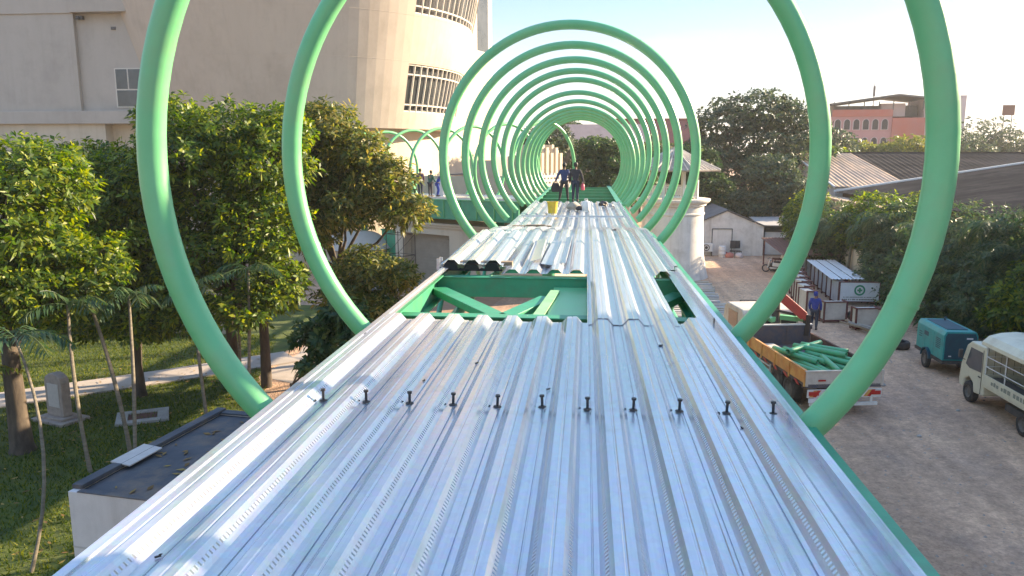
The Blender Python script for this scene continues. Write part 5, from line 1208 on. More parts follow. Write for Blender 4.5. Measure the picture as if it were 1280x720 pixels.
for i, (px, py, Y, r, rz, lf, lab) in enumerate(far):
    c = P(px, py, Y)
    tree(lab, (c.x, Y, 0), (c.x, Y, max(2, c.z-rz*1.2)), .28, [(c, (r, r, rz)), (c+Vector((r*.7, 0, -rz*.5)), (r*.7, r*.7, rz*.8)), (c+Vector((-r*.7, 0, -rz*.6)), (r*.7, r*.7, rz*.8)), (c+Vector((0, 0, -rz*1.4)), (r*.9, r*.9, rz*1.2))],
         900, 7, .55, .22, lf, 220+i, group=TR)
# hedge of palms and bushes along the right of the yard
HG = 'trees and palms along the right edge of the yard'
hedge = [(1035, 275, 55, 1.7, 1.4, 'leaf_palm', 'feathery bush at the far end of the hedge, above the rusty roof', 1),
         (1062, 290, 52, 1.5, 1.5, 'leaf_dk', 'dark bush over the corrugated white sheets', 1),
         (1095, 265, 50, 1.8, 1.3, 'leaf_a', 'sunlit bush with a yellow top in the middle of the hedge', 1),
         (1130, 285, 46, 1.8, 1.7, 'leaf_dk', 'dark bush left of the nearest hoop, behind the safety board', 1),
         (1115, 330, 44, 1.4, 1.5, 'leaf_dk', 'low dark bush right behind the safety board', 1),
         (1165, 330, 40, 1.8, 2.0, 'leaf_dk', 'dark bush behind the teal generator, just right of the nearest hoop', 1),
         (1205, 300, 39, 1.8, 1.8, 'leaf_palm', 'feathery bush below the warehouse awning', 1),
         (1215, 360, 36.5, 1.6, 1.7, 'leaf_dk', 'very dark bush between the generator and the white truck', 1),
         (1255, 345, 35, 1.6, 1.6, 'leaf_palm', 'feathery bush behind the canopy of the white truck', 1),
         (1276, 300, 36, 1.5, 1.4, 'leaf_palm', 'feathery bush at the right edge above the white truck', 1),
         (1292, 365, 33, 1.3, 1.2, 'leaf_a', 'mid green bush at the right edge close to the white truck', 1),
         (1010, 262, 58, 1.4, 1.3, 'leaf_a', 'bush at the shed end of the hedge, under the tan roof', 1),
         (1160, 262, 52, 1.4, 1.1, 'leaf_a', 'small sunlit bush beside the warehouse eave', 1)]
for i, (px, py, Y, r, rz, lf, lab, _) in enumerate(hedge):
    c = P(px, py, Y)
    L4 = [(c, (r, r, rz)), (c+Vector((r*.55, .3, -rz*.55)), (r*.8, r*.8, rz*.8)), (c+Vector((-r*.6, -.2, -rz*.6)), (r*.8, r*.8, rz*.8)), (c+Vector((0, 0, -rz*1.3)), (r*.95, r*.95, rz*1.0))]
    tree(lab, (c.x, Y, 0), (c.x, Y, max(.8, c.z-rz*1.5)), .10, L4, 1100, 7, .30, .075 if lf == 'leaf_palm' else .11, lf, 260+i, group=HG, name='bush', droop=.5)
for i, (x, y, r, z, lab) in enumerate(((20.6, 32.5, 2.2, 5.6, 'dense unseen tree added beyond the right end of the hedge to shade the yard'), (19.0, 26.5, 2.4, 6.2, 'dense unseen tree added beside the white truck to shade the yard'), (19.5, 22.5, 2.4, 6.6, 'dense unseen tree added near the unseen block to shade the yard'))):
    c = Vector((x, y, z))  # tree row added out of view to shade the yard
    tree(lab, (x, y, 0), (x, y, 2), .2, [(c, (r, r*1.15, 1.8)), (c+Vector((0, 1.2, -2.2)), (r, r, 2.0)), (c+Vector((0, -1.3, -2.3)), (r, r, 2.0)), (c+Vector((0, 0, -4)), (r, r*1.3, 2.0))], 2600, 7, .32, .14, 'leaf_dk', 340+i, group=HG, inner=.3)
pl = [(1012, 285, 54.5, 'palm with hanging fronds at the shed end of the palm row'), (1030, 278, 52.5, 'palm second from the shed end of the palm row'), (1048, 288, 51, 'palm over the left end of the white corrugated sheets'), (1064, 272, 49.5, 'tall palm above the middle of the white corrugated sheets'),
      (1082, 290, 47.5, 'palm above the safety board, with a pale stem'), (1098, 276, 46, 'palm just right of the safety board'), (1118, 292, 44.5, 'palm nearest to the left side of the closest hoop'), (1150, 290, 42, 'palm behind the right side of the closest hoop'), (1182, 285, 39.5, 'palm just right of the closest hoop'), (1206, 310, 37.5, 'palm above the teal generator'), (1236, 282, 36.5, 'tall palm behind the canopy of the white truck'), (1262, 318, 34.5, 'palm at the right edge behind the white truck')]
for i, (px, py, Y, lab) in enumerate(pl):
    c = P(px, py, Y); palm(lab, (c.x, Y, 0), (c.x+.2, Y, c.z), .085, 15, 2.0, 'leaf_palm', 300+i, 'palms along the right edge of the yard', nl=17, ll=.62, lw=.04, droop=2.1)
b = MB()
for i in range(18): b.span((17.0+.0*i, 39+i*1.35, 0), (17.08, 39+i*1.35+1.32, 2.3-.04*(i % 3)))
tag(b.build('yard_fence', M['wall_cream']), 'cream panel fence standing behind the row of palms', 'fence')

# ------------------------------------------------------------------ wheels
def wheel(name, parent, x, y, z, r, wd, axis='x', dual=False):
    """tyre with rim, axle along local X"""
    b = MB(); h = wd/2
    prof = [(r*.60, -h), (r*.86, -h), (r*.97, -h*.8), (r, -h*.45), (r, h*.45), (r*.97, h*.8), (r*.86, h), (r*.60, h)]
    b.lathe(prof, n=26); o = b.build(name, M['rubber'], parent, smooth=True); o.rotation_euler = (0, R(90), 0); o.location = (x, y, z)
    b = MB(); b.lathe([(r*.6, -h*.9), (r*.57, -h*.75), (r*.35, -h*.45), (r*.2, -h*.65), (r*.001, -h*.7)], n=20); b.lathe([(r*.6, h*.9), (r*.57, h*.75), (r*.35, h*.45), (r*.2, h*.65), (r*.001, h*.7)], n=20)
    b.build('rim', M['rim'], o, smooth=True); return o

# ------------------------------------------------------------------ flatbed crane truck
T = thing('flatbed_truck', 'flatbed crane truck with an orange left side and cream tailgate, loaded with green pipe offcuts', 'truck', (8.55, 24.2, 0), .165)
W2 = 1.20; BLn = 5.0
b = MB(); b.span((-W2, 0, .92), (W2, BLn, 1.04)); 
for y in np.arange(.4, BLn, .8): b.span((-W2+.05, y, .80), (W2-.05, y+.08, .919))
b.build('bed_floor', M['bed_blue'], T)
b = MB(); b.span((-W2-.04, .06, 1.041), (-W2, BLn, 1.44)); b.span((-W2-.06, .05, 1.441), (-W2+.02, BLn, 1.48))
for y in np.arange(.05, BLn+.1, 1.16): b.span((-W2-.075, y, .95), (-W2-.041, y+.07, 1.44))
b.build('left_side_board', M['orange'], T)
b = MB(); b.span((W2, .06, 1.041), (W2+.04, BLn, 1.44)); b.span((W2-.02, .05, 1.441), (W2+.06, BLn, 1.48))
for y in np.arange(.05, BLn+.1, 1.16): b.span((W2+.041, y, .95), (W2+.075, y+.07, 1.44))
b.build('right_side_board', M['rust'], T)
b = MB(); b.span((-W2-.04, -.0, 1.0), (W2+.04, .055, 1.44)); b.span((-W2-.06, -.02, 1.441), (W2+.06, .07, 1.475)); b.span((-W2-.06, -.03, .98), (-W2+.02, -.001, 1.44)); b.span((W2-.02, -.03, .98), (W2+.06, -.001, 1.44)); b.span((-.03, -.02, 1.0), (.03, -.001, 1.44))
b.build('tailgate', M['formwork'], T)
b = MB(); b.span((-.86, -.035, 1.14), (-.62, -.021, 1.19)); b.span((.58, -.035, 1.14), (.82, -.021, 1.19)); b.build('reflector', M['lamp_red'], T)
b = MB(); b.span((-W2, BLn+.01, 1.041), (W2, BLn+.06, 1.72)); b.span((-W2-.03, BLn, 1.721), (W2+.03, BLn+.08, 1.78)); b.span((.26, BLn-.04, 1.05), (.34, BLn+.009, 1.72)); b.build('headboard', M['bed_blue'], T)
b = MB(); b.span((-W2-.05, BLn-.02, 1.785), (W2+.05, BLn+.10, 1.83)); b.build('head_rail', M['white_metal'], T)
# rear bumper with hazard stripes
b = MB(); b.span((-W2, -.06, .62), (W2, -.02, .88)); bp_ = b.build('bumper', M['white_metal'], T)
for nm, mm, off_ in (('orange_stripe', M['orange'], 0), ('red_stripe', M['lamp_red'], .22)):
    for x in np.arange(-1.15, 1.0, .44):
        b = MB(); xx = x+off_*.5
        b.prism([(xx, .64), (xx+.12, .64), (xx+.28, .86), (xx+.16, .86)], lambda u, v, d: (u, d, v), -.066, -.0602); b.build(nm, mm, bp_)
b = MB(); b.span((-.28, -.10, .42), (.02, -.03, .86)); b.build('tail_block', M['lamp_red'], T, bevel=.01)
for x in (-1.0, 1.0): b = MB(); b.span((x-.16, -.09, .70), (x+.16, -.065, .82)); b.build('tail_light', M['lamp_red'], T)
b = MB(); b.span((-1.1, -.05, .34), (1.1, .02, .44)); 
for x in (-.9, .9): b.span((x-.04, -.03, .44), (x+.04, .02, .62))
b.build('underrun_bar', M['white_metal'], T)
b = MB(); b.span((-1.15, -.06, .46), (-.55, -.035, .60)); b.build('number_plate', M['sign_white'], T)
b = MB(); b.span((-.45, .05, .62), (-.33, 7.9, .90)); b.span((.33, .05, .62), (.45, 7.9, .90)); b.build('chassis_rail', M['chassis'], T)
b = MB()
for z in (.48, .64, .80): b.span((-W2-.02, 2.9, z), (-W2+.01, 4.7, z+.05))
for y in (2.9, 3.8, 4.65): b.span((-W2+.011, y, .46), (-W2+.04, y+.05, .9))
b.build('side_guard', M['white_metal'], T)
b = MB()
for k in range(6): y = .4+k*.85; b.prism([(y, .90), (y+.22, .90), (y+.44, 1.02), (y+.22, 1.02)], lambda u, v, d: (d, u, v), -W2-.068, -W2-.0605)
b.build('side_stripe', M['lamp_red'], T)
for y in (1.45, 2.45, 6.8):
    for s in (-1, 1): wheel('wheel', T, s*.98, y, .47, .47, .34 if y < 5 else .26)
b = MB()
b.prism([(5.85, .55), (5.85, 2.05), (6.00, 2.2), (7.65, 2.2), (7.95, 2.0), (8.05, 1.4), (8.10, .55), (7.45, .55), (7.25, 1.0), (6.35, 1.0), (6.15, .55)], lambda u, v, d: (d, u, v), -1.12, 1.12); cb = b.build('cab', M['formwork'], T, bevel=.05)
for a_, c_ in (((-1.0, 5.83, 1.35), (-.38, 5.847, 2.0)), ((-.28, 5.83, 1.35), (.3, 5.847, 2.0)), ((.40, 5.83, 1.35), (1.0, 5.847, 2.0)), ((-1.135, 6.4, 1.4), (-1.122, 7.4, 2.0)), ((1.122, 6.4, 1.4), (1.135, 7.4, 2.0))): b = MB(); b.span(a_, c_); b.build('window', M['glass'], cb)
b = MB(); b.prism([(7.70, 2.14), (7.96, 1.97), (8.03, 1.45), (8.05, 1.47), (7.99, 2.0), (7.73, 2.18)], lambda u, v, d: (d, u, v), -1.0, 1.0); b.build('windscreen', M['glass'], cb)
# crane between cab and bed
b = MB(); b.box((0, 5.45, 1.25), (.7, .5, .7)); b.tube([(0, 5.45, 1.5), (0, 5.45, 2.85)], [.18, .13], 14); b.build('crane_column', M['chassis'], T, smooth=True)
b = MB(); b.box((.43, 5.2, 2.55), (1.35, .28, .34), ry=.70, rz=-.15); b.box((.83, 5.13, 2.22), (.6, .20, .24), ry=.70, rz=-.15); b.build('crane_boom', M['red'], T, bevel=.03)
b = MB(); b.box((1.05, 5.08, 1.78), (.18, .24, .80), ry=.08); b.tube([(1.05, 5.08, 1.4), (1.05, 5.08, .95)], .03, 8); b.build('crane_hook', M['steel_dk'], T, bevel=.02)
b = MB(); b.tube([(0, 5.25, 2.3), (.65, 5.15, 2.15)], .05, 10); b.build('crane_cylinder', M['steel_dk'], T, smooth=True)
b = MB(); b.box((.4, 5.5, 1.98), (.95, .30, .18), ry=.12); b.box((-.1, 5.5, 1.95), (.3, .4, .20), ry=-.3); b.box((.95, 5.5, 1.92), (.5, .3, .15), ry=.25); b.build('crane_base', M['green'], T, bevel=.03)
# load
pp = None; rr_ = np.random.default_rng(9)
def pipe_piece(label, c, ln, az, el, rad_=.095, first=[None]):
    t = thing('pipe_offcut', label, 'pipe', c, 0, 'green pipe offcuts on the truck bed')
    q = np.linspace(-ln/2, ln/2, 9); bow = rr_.uniform(.0, .05); b = MB(); d = Vector((math.cos(az)*math.cos(el), math.sin(az)*math.cos(el), math.sin(el))); sd_ = Vector((-math.sin(az), math.cos(az), 0))
    pts = [d*x+sd_*(bow*(1-(2*x/ln)**2)) for x in q]
    b.tube(pts, rad_, 16, caps=False); o = b.build('wall', M['pipe'], t, smooth=True, solid=.012)
    return t
offs = [(-.62, 1.7, 1.14, 2.4, 1.85, 0), (-.35, 1.9, 1.14, 2.2, 1.72, 0), (-.05, 1.5, 1.14, 1.9, 1.62, 0), (.28, 1.8, 1.14, 2.3, 1.45, 0), (.62, 1.6, 1.14, 2.0, 1.9, 0), (.92, 2.0, 1.14, 2.2, 2.0, 0),
        (-.5, 2.5, 1.32, 1.9, 2.0, .03), (-.2, 2.4, 1.33, 1.9, 1.95, .02), (.15, 1.25, 1.33, 1.4, 1.52, .10), (.5, 1.9, 1.33, 1.9, 2.15, .02), (.8, 2.2, 1.33, 1.8, 2.1, .02), (.0, 2.9, 1.49, 1.9, .55, .03), (.3, 2.4, 1.50, 1.9, 2.2, -.02), (.62, 2.7, 1.50, 1.6, 2.35, .0)]
lab_ = ['green pipe offcut at the left wall of the truck bed', 'green pipe offcut lying second from the left wall of the bed', 'green pipe offcut at the bottom middle of the load', 'green pipe offcut low in the load pointing at the tailgate', 'green pipe offcut low at the right of the load', 'green pipe offcut against the right wall of the bed',
        'pale green offcut on top of the left pipes', 'green offcut on top of the heap, left of centre', 'short green offcut tilted up towards the tailgate, brightest of the load', 'green offcut on the second layer, right of centre', 'green offcut on the second layer near the right wall', 'green offcut lying crossways on top of the heap', 'topmost green offcut in the middle of the heap', 'topmost green offcut at the right of the heap']
for l_, (x, y, z, ln, az, el) in zip(lab_, offs): pipe_piece(l_, (8.55+x*math.cos(.165)-y*math.sin(.165), 24.2+x*math.sin(.165)+y*math.cos(.165), z), ln, az+.165, el)
b = MB()
for i in range(4): b.box((0, 0, .02+i*.045-.25), (.62+.05*(i % 2), 1.6, .04), rz=.03*(i-1.5))
o = b.build('board_stack', M['formwork']); o.location = (7.22, 27.75, 1.30); o.rotation_euler = (0, 0, .165); tag(o, 'stack of pale boards at the front left corner of the truck bed', 'boards')

# ------------------------------------------------------------------ white caged pickup truck
T = thing('cage_truck', 'small cream truck with a caged passenger bed and domed canopy roof, at the right edge', 'truck', (14.0, 22.95, 0), 0)
hw = .86
b = MB()
b.prism([(2.15, .48), (2.15, 1.15), (2.12, 1.95), (2.25, 2.06), (3.15, 2.06), (3.42, 1.88), (3.72, 1.18), (3.78, .62), (3.74, .42), (3.46, .42), (3.40, .72), (3.12, .86), (2.84, .72), (2.76, .42)], lambda u, v, d: (d, u, v), -hw, hw)
cb = b.build('cab', M['cream_truck'], T, bevel=.05)
for s in (-1, 1):
    b = MB(); b.prism([(2.36, 1.20), (2.36, 1.86), (3.12, 1.86), (3.38, 1.24), (3.1, 1.16)], lambda u, v, d: (d, u, v), s*(hw+.001), s*(hw+.008)); b.build('window', M['glass'], cb)
    b = MB(); b.span((s*(hw+.001), 2.30, .50), (s*(hw+.012), 2.315, 1.95)); b.span((s*(hw+.001), 2.36, 1.02), (s*(hw+.02), 2.5, 1.06)); b.build('door_handle', M['chassis'], cb)
    b = MB(); b.box((s*(hw+.14), 3.5, 1.55), (.12, .07, .28)); b.tube([(s*hw, 3.45, 1.35), (s*(hw+.14), 3.5, 1.42)], .012, 6); b.build('mirror', M['chassis'], cb)
    b = MB(); b.span((s*.62-.14, 3.775, .68), (s*.62+.14, 3.80, .86)); b.build('headlight', M['white_trim'], cb)
b = MB(); b.prism([(3.20, 2.02), (3.44, 1.86), (3.73, 1.18), (3.75, 1.19), (3.46, 1.90), (3.22, 2.05)], lambda u, v, d: (d, u, v), -hw+.1, hw-.1); b.build('windscreen', M['glass'], cb)
b = MB(); b.span((-.3, -3.0, .52), (-.2, 3.5, .70)); b.span((.2, -3.0, .52), (.3, 3.5, .70)); b.span((-.8, -.9, .45), (-.35, .9, .68)); b.build('chassis', M['chassis'], T)
b = MB(); b.span((-.90, -3.3, .82), (.90, 2.08, .90)); b.span((-.92, -3.3, .901), (-.88, 2.08, 1.24)); b.span((.88, -3.3, .901), (.92, 2.08, 1.24)); b.span((-.879, 2.04, .901), (.879, 2.08, 1.24)); bd = b.build('bed', M['cream_truck'], T, bevel=.008)
b = MB(); y = 1.6
while y > -2.9:
    ln = random.uniform(.10, .24); b.span((-.926, y-ln, 1.02), (-.9205, y, 1.02+random.choice((.10, .13, .13)))); y -= ln+random.choice((.05, .05, .16))
b.build('faded_lettering', M['ink'], bd)
b = MB()
for y in (2.04, .9, -.3, -1.5, -2.7, -3.26):
    for s in (-1, 1): b.tube([(s*.895, y, 1.24), (s*.895, y, 2.16)], .018, 6)
for z in (1.50, 1.82, 2.16):
    for s in (-1, 1): b.tube([(s*.895, 2.04, z), (s*.895, -3.26, z)], .014, 6)
    b.tube([(-.895, 2.04, z), (.895, 2.04, z)], .014, 6); b.tube([(-.895, -3.26, z), (.895, -3.26, z)], .014, 6)
b.build('cage', M['white_metal'], T)
b = MB()
for y in np.arange(-3.2, 2.04, .20): b.tube([(.895, y, 1.24), (.895, y, 2.16)], .006, 4)
for x in np.arange(-.85, .86, .2): b.tube([(x, 2.04, 1.24), (x, 2.04, 2.16)], .006, 4)
b.build('cage_bar', M['chassis'], T)
b = MB(); pr = [(-1.0, 2.16), (-.98, 2.28), (-.80, 2.46), (-.45, 2.56), (0, 2.60), (.45, 2.56), (.80, 2.46), (.98, 2.28), (1.0, 2.16), (.95, 2.16), (.9, 2.28), (.75, 2.41), (.42, 2.51), (0, 2.55), (-.42, 2.51), (-.75, 2.41), (-.9, 2.28), (-.95, 2.16)]
b.prism(pr, lambda u, v, d: (u, d, v), -3.4, 2.25); b.build('canopy', M['cream_truck'], T, bevel=.02)
for s in (-1, 1): b = MB(); b.box((s*.62, -.6, 1.15), (.36, 5.0, .06)); b.build('bench', M['chassis'], T)
b = MB(); b.box((0, -.9, 1.35), (.7, .5, .8)); b.box((.1, .5, 1.2), (.8, .7, .5)); b.build('stowed_boxes', M['cloth_dark'], T, bevel=.03)
for y in (3.12, -.15):
    for s in (-1, 1): wheel('wheel', T, s*.74, y, .36, .36, .22)
for s in (-1, 1): b = MB(); b.span((s*.6-.16, -3.36, .62), (s*.6+.16, -3.31, .74)); b.build('tail_light', M['lamp_red'], T)

# ------------------------------------------------------------------ generator trailer
T = thing('generator_trailer', 'teal generator trailer with a dark end panel, parked before the hedge', 'generator', (14.18, 29.0, 0), -.02); T.scale = (.73, .86, .98)
b = MB(); b.prism([(-.82, .62), (.82, .62), (.82, 1.58), (.70, 1.74), (-.70, 1.74), (-.82, 1.58)], lambda u, v, d: (u, d, v), 0, 2.8); bd = b.build('housing', M['teal'], T, bevel=.02)
b = MB(); b.prism([(-.74, .68), (.74, .68), (.74, 1.54), (.66, 1.67), (-.66, 1.67), (-.74, 1.54)], lambda u, v, d: (u, d, v), -.03, -.002); b.build('end_panel', M['teal_dk'], T)
b = MB(); b.span((.25, -.04, 1.46), (.55, -.0305, 1.52)); b.build('maker_plate', M['sign_white'], T)
b = MB(); b.span((-.55, -.04, .78), (-.42, -.0305, .82)); b.build('data_plate', M['sign_white'], T)
for (y0, y1) in ((.10, .9), (.96, 1.8), (1.86, 2.72)): b = MB(); b.span((-.835, y0, .72), (-.822, y1, 1.54)); b.build('door', M['teal'], bd, bevel=.004)
b = MB()
for k in range(6): b.span((-.845, .25, 1.02+k*.07), (-.836, .72, 1.055+k*.07))
b.build('louvre', M['teal_dk'], bd)
b = MB()
for k in range(3): b.span((-.845, 2.2, 1.1+k*.09), (-.836, 2.5, 1.14+k*.09))
b.build('louvre', M['teal_dk'], bd)
b = MB(); b.span((-.845, 1.5, 1.25), (-.836, 1.95, 1.42)); b.build('control_window', M['teal_dk'], bd)
b = MB(); b.span((-.5, .4, 1.742), (.5, 2.5, 1.765)); b.tube([(.3, 2.3, 1.76), (.3, 2.3, 1.86), (.3, 2.2, 1.9)], .05, 8); b.build('top_hatch', M['teal_dk'], T)
b = MB(); b.span((-.86, -.05, .50), (.86, 2.85, .615)); b.span((-.05, -1.3, .48), (.05, -.051, .58)); b.tube([(0, -1.15, .5), (0, -1.15, 0)], .035, 8); b.build('chassis', M['chassis'], T)
for s in (-1, 1):
    wheel('wheel', T, s*.86, 1.5, .36, .36, .22)
    b = MB(); b.prism([(.44*math.cos(a), .40+.42*math.sin(a)) for a in np.linspace(.1, 3.04, 10)]+[(.40*math.cos(a), .40+.385*math.sin(a)) for a in np.linspace(3.04, .1, 10)], lambda u, v, d: (d, 1.5+u, v), s*.76, s*.99); b.build('mudguard', M['teal_dk'], T)

# ------------------------------------------------------------------ yard clutter
def form_box(label, x, y, rz, m_, h=1.25, first=[None], group=None):
    t = thing('form_panel_box', label, 'form box', (x, y, 0), rz, group)
    b = MB(); b.span((-.52, -.24, .14), (.52, .24, h)); b.build('panel', M[m_], t, bevel=.015)
    b = MB()
    for x_ in (-.56, .56): b.span((x_-.035, -.28, 0), (x_+.035, -.20, h+.06)); b.span((x_-.035, .20, 0), (x_+.035, .28, h+.06)); b.span((x_-.034, -.2, .06), (x_+.034, .2, .13)); b.span((x_-.034, -.2, h-.01), (x_+.034, .2, h+.05))
    b.span((-.52, -.27, .06), (.52, -.2, .13)); b.span((-.52, -.27, h+.001), (.52, -.2, h+.05)); b.build('frame', M['frame_rust'], t)
    return t
ga_ = 'cream form boxes in the row beside the worker in blue'; gb_ = 'grey white form boxes in the row behind the safety board'
n1 = 9
for i in range(n1):
    form_box('%s cream form box in the row beside the worker in blue, counted from the worker' % ORD[i], 11.55+.29*i, 39.3+1.55*i, 1.66, 'formwork', 1.4, group=ga_)
for i in range(6):
    form_box('%s grey white form box behind the safety board, counted from the board' % ORD[i], 14.35+.13*i, 43.3+1.25*i, 1.64, 'formgrey', 1.25, group=gb_)
for i, (x, y) in enumerate(((12.55, 38.4), (13.55, 36.9), (14.6, 36.7))):
    form_box(('cream form box standing alone left of the wood scraps', 'cream form box behind the tangle of scrap bars', 'cream form box at the right, in front of the safety board')[i], x, y, .15, 'formwork', 1.0, group='cream form boxes in front of the safety board')
t = thing('safety_board', 'white safety board with a green cross in a ring before the form boxes', 'sign', (15.1, 42.35, 0), .03)
b = MB(); b.span((-1.02, 0, 0.30), (1.02, .05, 1.32)); b.build('board', M['sign_white'], t)
b = MB(); b.span((-1.07, -.02, .25), (-1.021, .06, 1.37)); b.span((1.021, -.02, .25), (1.07, .06, 1.37)); b.span((-1.02, -.02, 1.321), (1.02, .06, 1.37)); b.span((-1.02, -.02, .25), (1.02, .06, .299)); b.span((-.9, 0, 0), (-.84, .05, .249)); b.span((.84, 0, 0), (.9, .05, .249)); b.build('frame', M['frame_rust'], t)
b = MB(); th = np.linspace(0, 2*math.pi, 33)[:-1]
for i in range(32):
    a0, a1 = th[i], th[(i+1) % 32]
    b.add([(ra*math.cos(a), yy, .90+ra*math.sin(a)) for ra, a, yy in ((.29, a0, -.006), (.29, a1, -.006), (.20, a1, -.006), (.20, a0, -.006))], [(0, 1, 2, 3)])
for (x0, x1, z0, z1) in ((-.05, .05, -.13, .13), (-.13, -.0505, -.05, .05), (.0505, .13, -.05, .05)): b.span((x0, -.008, .90+z0), (x1, -.002, .90+z1))
b.build('emblem', M['sign_green'], t)
b = MB(); x = -.85
while x < .8: ln = random.uniform(.03, .09); b.span((x, -.006, .50), (min(x+ln, .85), -.001, .545)); x += ln+random.choice((.012, .012, .05))
x = -.9
while x < .85: ln = random.uniform(.04, .10); b.span((x, -.006, .36), (min(x+ln, .92), -.001, .43)); x += ln+random.choice((.014, .014, .05))
b.build('lettering', M['ink'], t)
for i, (x, lab) in enumerate(((14.15, 'white corrugated sheet on top of the form boxes, the left one'), (14.75, 'white corrugated sheet on top of the form boxes, the middle one'), (15.35, 'white corrugated sheet on top of the form boxes, the right one'))):
    o = corr((-.28, -3.9, 0), (-.28, 3.9, 0), (.28, 3.9, 0), (.28, -3.9, 0), 3, .045, 'corrugated_sheet', M['sheet_white'], None, .004)
    o.location = (x+.35, 46.9, 1.36+.012*i); o.rotation_euler = (0, 0, -.10); tag(o, lab, 'roof sheet', 'white corrugated sheets on the form boxes')
t = thing('rusty_shelter', 'low shelter with a rust brown sheet roof between the form boxes and the palms', 'shelter', (15.6, 55, 0))
corr((-2.2, -3.2, 1.55), (-2.2, 3.6, 1.95), (1.1, 3.6, 2.0), (1.1, -3.2, 1.6), 14, .03, 'roof', M['rust'], t)
for x in (-2.0, .9):
    for y in (-2.9, 3.3): b = MB(); b.tube([(x, y, 0), (x, y, 1.56+(.35 if y > 0 else 0))], .05, 8); b.build('post', M['frame_rust'], t)
b = MB()
for i in range(6): b.span((-2.0+i*.5, -2.6, 0), (-1.6+i*.5, -2.3, 1.2))
b.build('back_panel', M['formwork'], t)
t = thing('motorbike', 'dark scooter parked near the lean-to store', 'motorbike', (13.45, 54.2, 0), 1.1)
for y in (-.6, .6):
    b = MB(); b.lathe([(.2, -.04), (.27, -.03), (.28, 0), (.27, .03), (.2, .04), (.19, 0), (.2, -.04)], n=20); o = b.build('wheel', M['rubber'], t, smooth=True); o.rotation_euler = (0, R(90), 0); o.location = (0, y, .28)
b = MB(); b.box((0, -.25, .55), (.24, .8, .28), rx=.08); b.box((0, .38, .62), (.3, .08, .6), rx=.3); b.box((0, .1, .32), (.2, .5, .08)); b.build('body', M['white_metal'], t, bevel=.05)
b = MB(); b.box((0, -.28, .76), (.24, .7, .1)); b.build('saddle', M['cloth_dark'], t, bevel=.03)
b = MB(); b.tube([(-.32, .42, 1.0), (0, .5, .95), (.32, .42, 1.0)], .018, 6); b.build('handlebar', M['steel_dk'], t)
t = thing('work_table', 'small rusty red work table with white lumps on it, near the second hoop', 'table', (14.4, 55.6, 0))
b = MB(); b.box((0, 0, .78), (1.5, .8, .06)); b.build('top', M['frame_rust'], t)
for x in (-.7, .7):
    for y in (-.35, .35): b = MB(); b.span((x-.03, y-.03, 0), (x+.03, y+.03, .75)); b.build('leg', M['frame_rust'], t)
lump('sack', 'white sack resting on the small rusty work table', 'sack', (14.5, 55.6, .81), (.35, .28, .18), M['sheet_white'], seed=90)
lump('debris_pile', 'dark heap of debris beside the scooter', 'debris', (13.9, 55.2, 0), (.6, .5, .4), M['chassis'], seed=91, rough=.5)
rr_ = np.random.default_rng(14)
for i, (x, y) in enumerate(((13.2, 36.4), (13.35, 36.0), (13.0, 36.1), (13.6, 35.6))):
    b = MB(); a = 1.9+.25*i; b.box((0, 0, .05), (2.2-.2*i, .09, .07), rz=a, ry=-.12)
    o = b.build('scrap_bar', M['concrete' if i % 2 else 'wood']); o.location = (x, y, .12+.05*i)
    tag(o, ('long pale scrap bar, lowest of the tangle by the form boxes', 'grey scrap bar crossing the tangle by the form boxes', 'pale wooden bar leaning left in the tangle by the form boxes', 'shortest scrap bar at the right of the tangle')[i], 'bar', 'scrap bars in a tangle by the form boxes')
lump('scrap_heap', 'dark tangled scrap heap in front of the safety board', 'scrap', (14.2, 38.2, 0), (.75, .6, .55), M['chassis'], seed=93, rough=.6)
for i, (x, y, r_, lab) in enumerate(((12.9, 33.4, .50, 'large dark rubber tyre lying flat, nearest the hoop foot'), (13.7, 33.3, .46, 'dark rubber tyre lying flat against the generator'), (13.3, 34.1, .5, 'dark rubber tyre lying behind the two front tyres'), (13.25, 33.5, .44, 'rubber tyre on top of the tyre pile'))):
    t = thing('tyre', lab, 'tyre', (x, y, .01 if i < 3 else .34), 0, 'rubber tyres piled left of the generator')
    b = MB(); b.lathe([(r_*.62, .02), (r_*.9, 0), (r_, .06), (r_, .24), (r_*.9, .30), (r_*.62, .28), (r_*.68, .15), (r_*.62, .02)], n=28); b.build('carcass', M['rubber'], t, smooth=True)
# long slats stacked below the right side of the deck
k = 0
for i in range(24):
    y = 38.0+i*.46; t_ = i/23
    x0, x1 = 4.0+.9*t_, 7.7+.5*t_
    b = MB(); b.span((-(x1-x0)/2, -.11, 0), ((x1-x0)/2, .11, .10)); b.span((-(x1-x0)/2, -.10, .11), ((x1-x0)/2, .08, .18))
    o = b.build('steel_bar', M['formwork' if i % 3 else 'formgrey']); o.location = ((x0+x1)/2+random.uniform(-.15, .15), y, .02+random.uniform(0, .06)); o.rotation_euler = (0, 0, random.uniform(-.03, .03)-.03)
    tag(o, '%s pale bar from the near end of the bars laid out right of the deck' % ORD[i], 'bar', 'pale bars laid out on the yard')
b = MB(); b.box((0, 0, .3), (.9, .5, .04)); 
for x in (-.4, .4):
    for y in (-.2, .2): b.tube([(x, y, 0), (x, y, .6)], .02, 6)
b.tube([(-.4, -.2, .6), (.4, -.2, .6), (.4, .2, .6), (-.4, .2, .6)], .02, 6, closed=True)
o = b.build('metal_trolley', M['chassis']); o.location = (8.9, 40.3, 0); tag(o, 'small dark metal trolley left of the second hoop on the yard', 'trolley')
lump('cable_coil', 'orange hose heap at the end of the pale bars', 'hose', (8.2, 38.3, .15), (.5, .3, .18), M['orange'], seed=95, rough=.6)
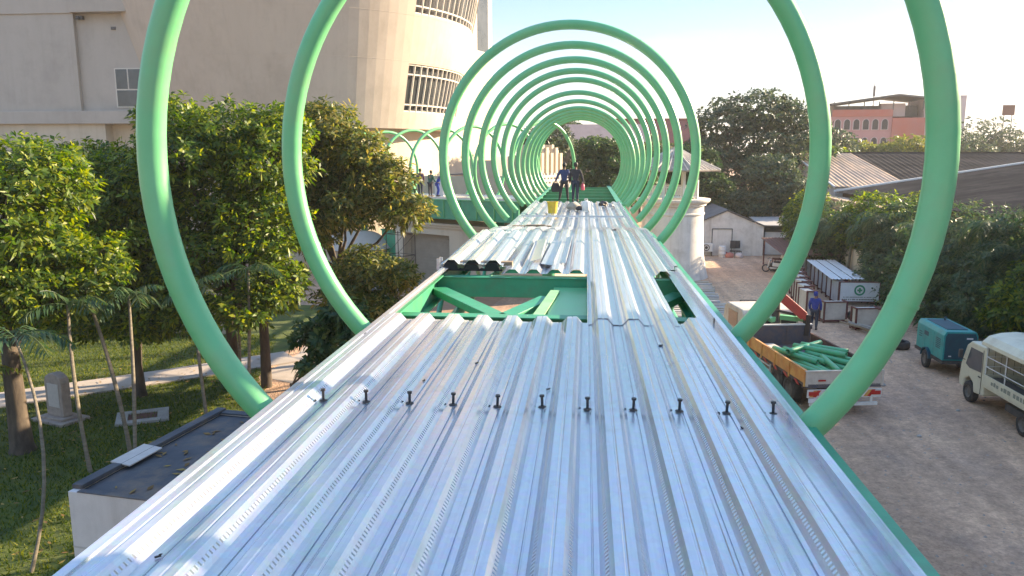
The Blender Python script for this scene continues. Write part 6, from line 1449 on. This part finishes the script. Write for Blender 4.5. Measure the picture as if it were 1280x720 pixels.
person('worker in a royal blue hooded jacket walking away across the yard', (11.15, 36.6, 0), -.35, 1.72, M['cloth_royal'], M['cloth_navy'], M['cloth_royal'],
       (((-.06, .02, -.27), (.03, .10, -.22)), ((.06, .0, -.27), (.0, .06, -.24))), (((-.01, .10, -.41), (0, -.06, -.39)), ((.01, -.06, -.42), (0, -.10, -.37))), lean=.03)
for i, (x, y, r_) in enumerate(((11.0, 27.6, .12), (10.2, 22.5, .07), (12.4, 25.0, .06), (11.4, 18.4, .05))):
    lump('stone', ('fist sized stone on the bare yard behind the crane truck', 'small stone on the yard right of the tailgate', 'small stone between the two trucks', 'small stone on the open yard at the lower right')[i], 'stone', (x, y, 0), (r_, r_*.8, r_*.6), M['concrete'], 'single stones on the yard', seed=110+i)

# ------------------------------------------------------------------ evening air
b = MB(); b.span((-1260, -260, -1.0), (1260, 1860, 29.5))
hz = bpy.data.materials.new('evening_haze'); hz.use_nodes = True; N = hz.node_tree.nodes; L = hz.node_tree.links
N.remove(N['Principled BSDF']); pv = N.new('ShaderNodeVolumePrincipled'); pv.inputs['Color'].default_value = (0.95, 0.93, 0.90, 1); pv.inputs['Density'].default_value = 0.00035; pv.inputs['Anisotropy'].default_value = 0.2
L.new(pv.outputs['Volume'], N['Material Output'].inputs['Volume'])
tag(b.build('haze', hz), 'pale evening haze over the yard and the far trees', 'haze', kind='stuff')

# fallen leaves on the lawn, the path and the booth roof
nl_ = 620; fx = RNG.uniform(-18, -6.5, nl_); fy = RNG.uniform(13, 30, nl_); ok = fx < -5.9-(fy-11)*.36; fx, fy = fx[ok], fy[ok]; fz = np.full(len(fx), .085)
bx = RNG.uniform(.2, 3.9, 90); by = RNG.uniform(.2, 3.5, 90)
fx = np.concatenate([fx, -7.24+bx*math.cos(-.143)-by*math.sin(-.143)]); fy = np.concatenate([fy, 10.15+bx*math.sin(-.143)+by*math.cos(-.143)]); fz = np.concatenate([fz, np.full(90, 3.178)])
n = len(fx); a = RNG.uniform(0, 6.28, n); l_ = RNG.uniform(.05, .11, n); V = np.zeros((n, 4, 3))
for q, (u, v) in enumerate(((-1, 0), (0, -.35), (1, 0), (0, .35))):
    V[:, q, 0] = fx+l_*(u*np.cos(a)-v*np.sin(a)); V[:, q, 1] = fy+l_*(u*np.sin(a)+v*np.cos(a)); V[:, q, 2] = fz+RNG.uniform(0, .02, n)
M['leaf_dry'] = leaf_mat('dry_leaf', (.10, .055, .02), (.22, .13, .04), (.32, .22, .06), .2, .7)
tag(np_mesh('fallen_leaves', V.reshape(-1, 3), np.arange(n*4).reshape(-1, 4), M['leaf_dry']), 'dry fallen leaves scattered on the lawn and the booth roof', 'leaves', kind='stuff')
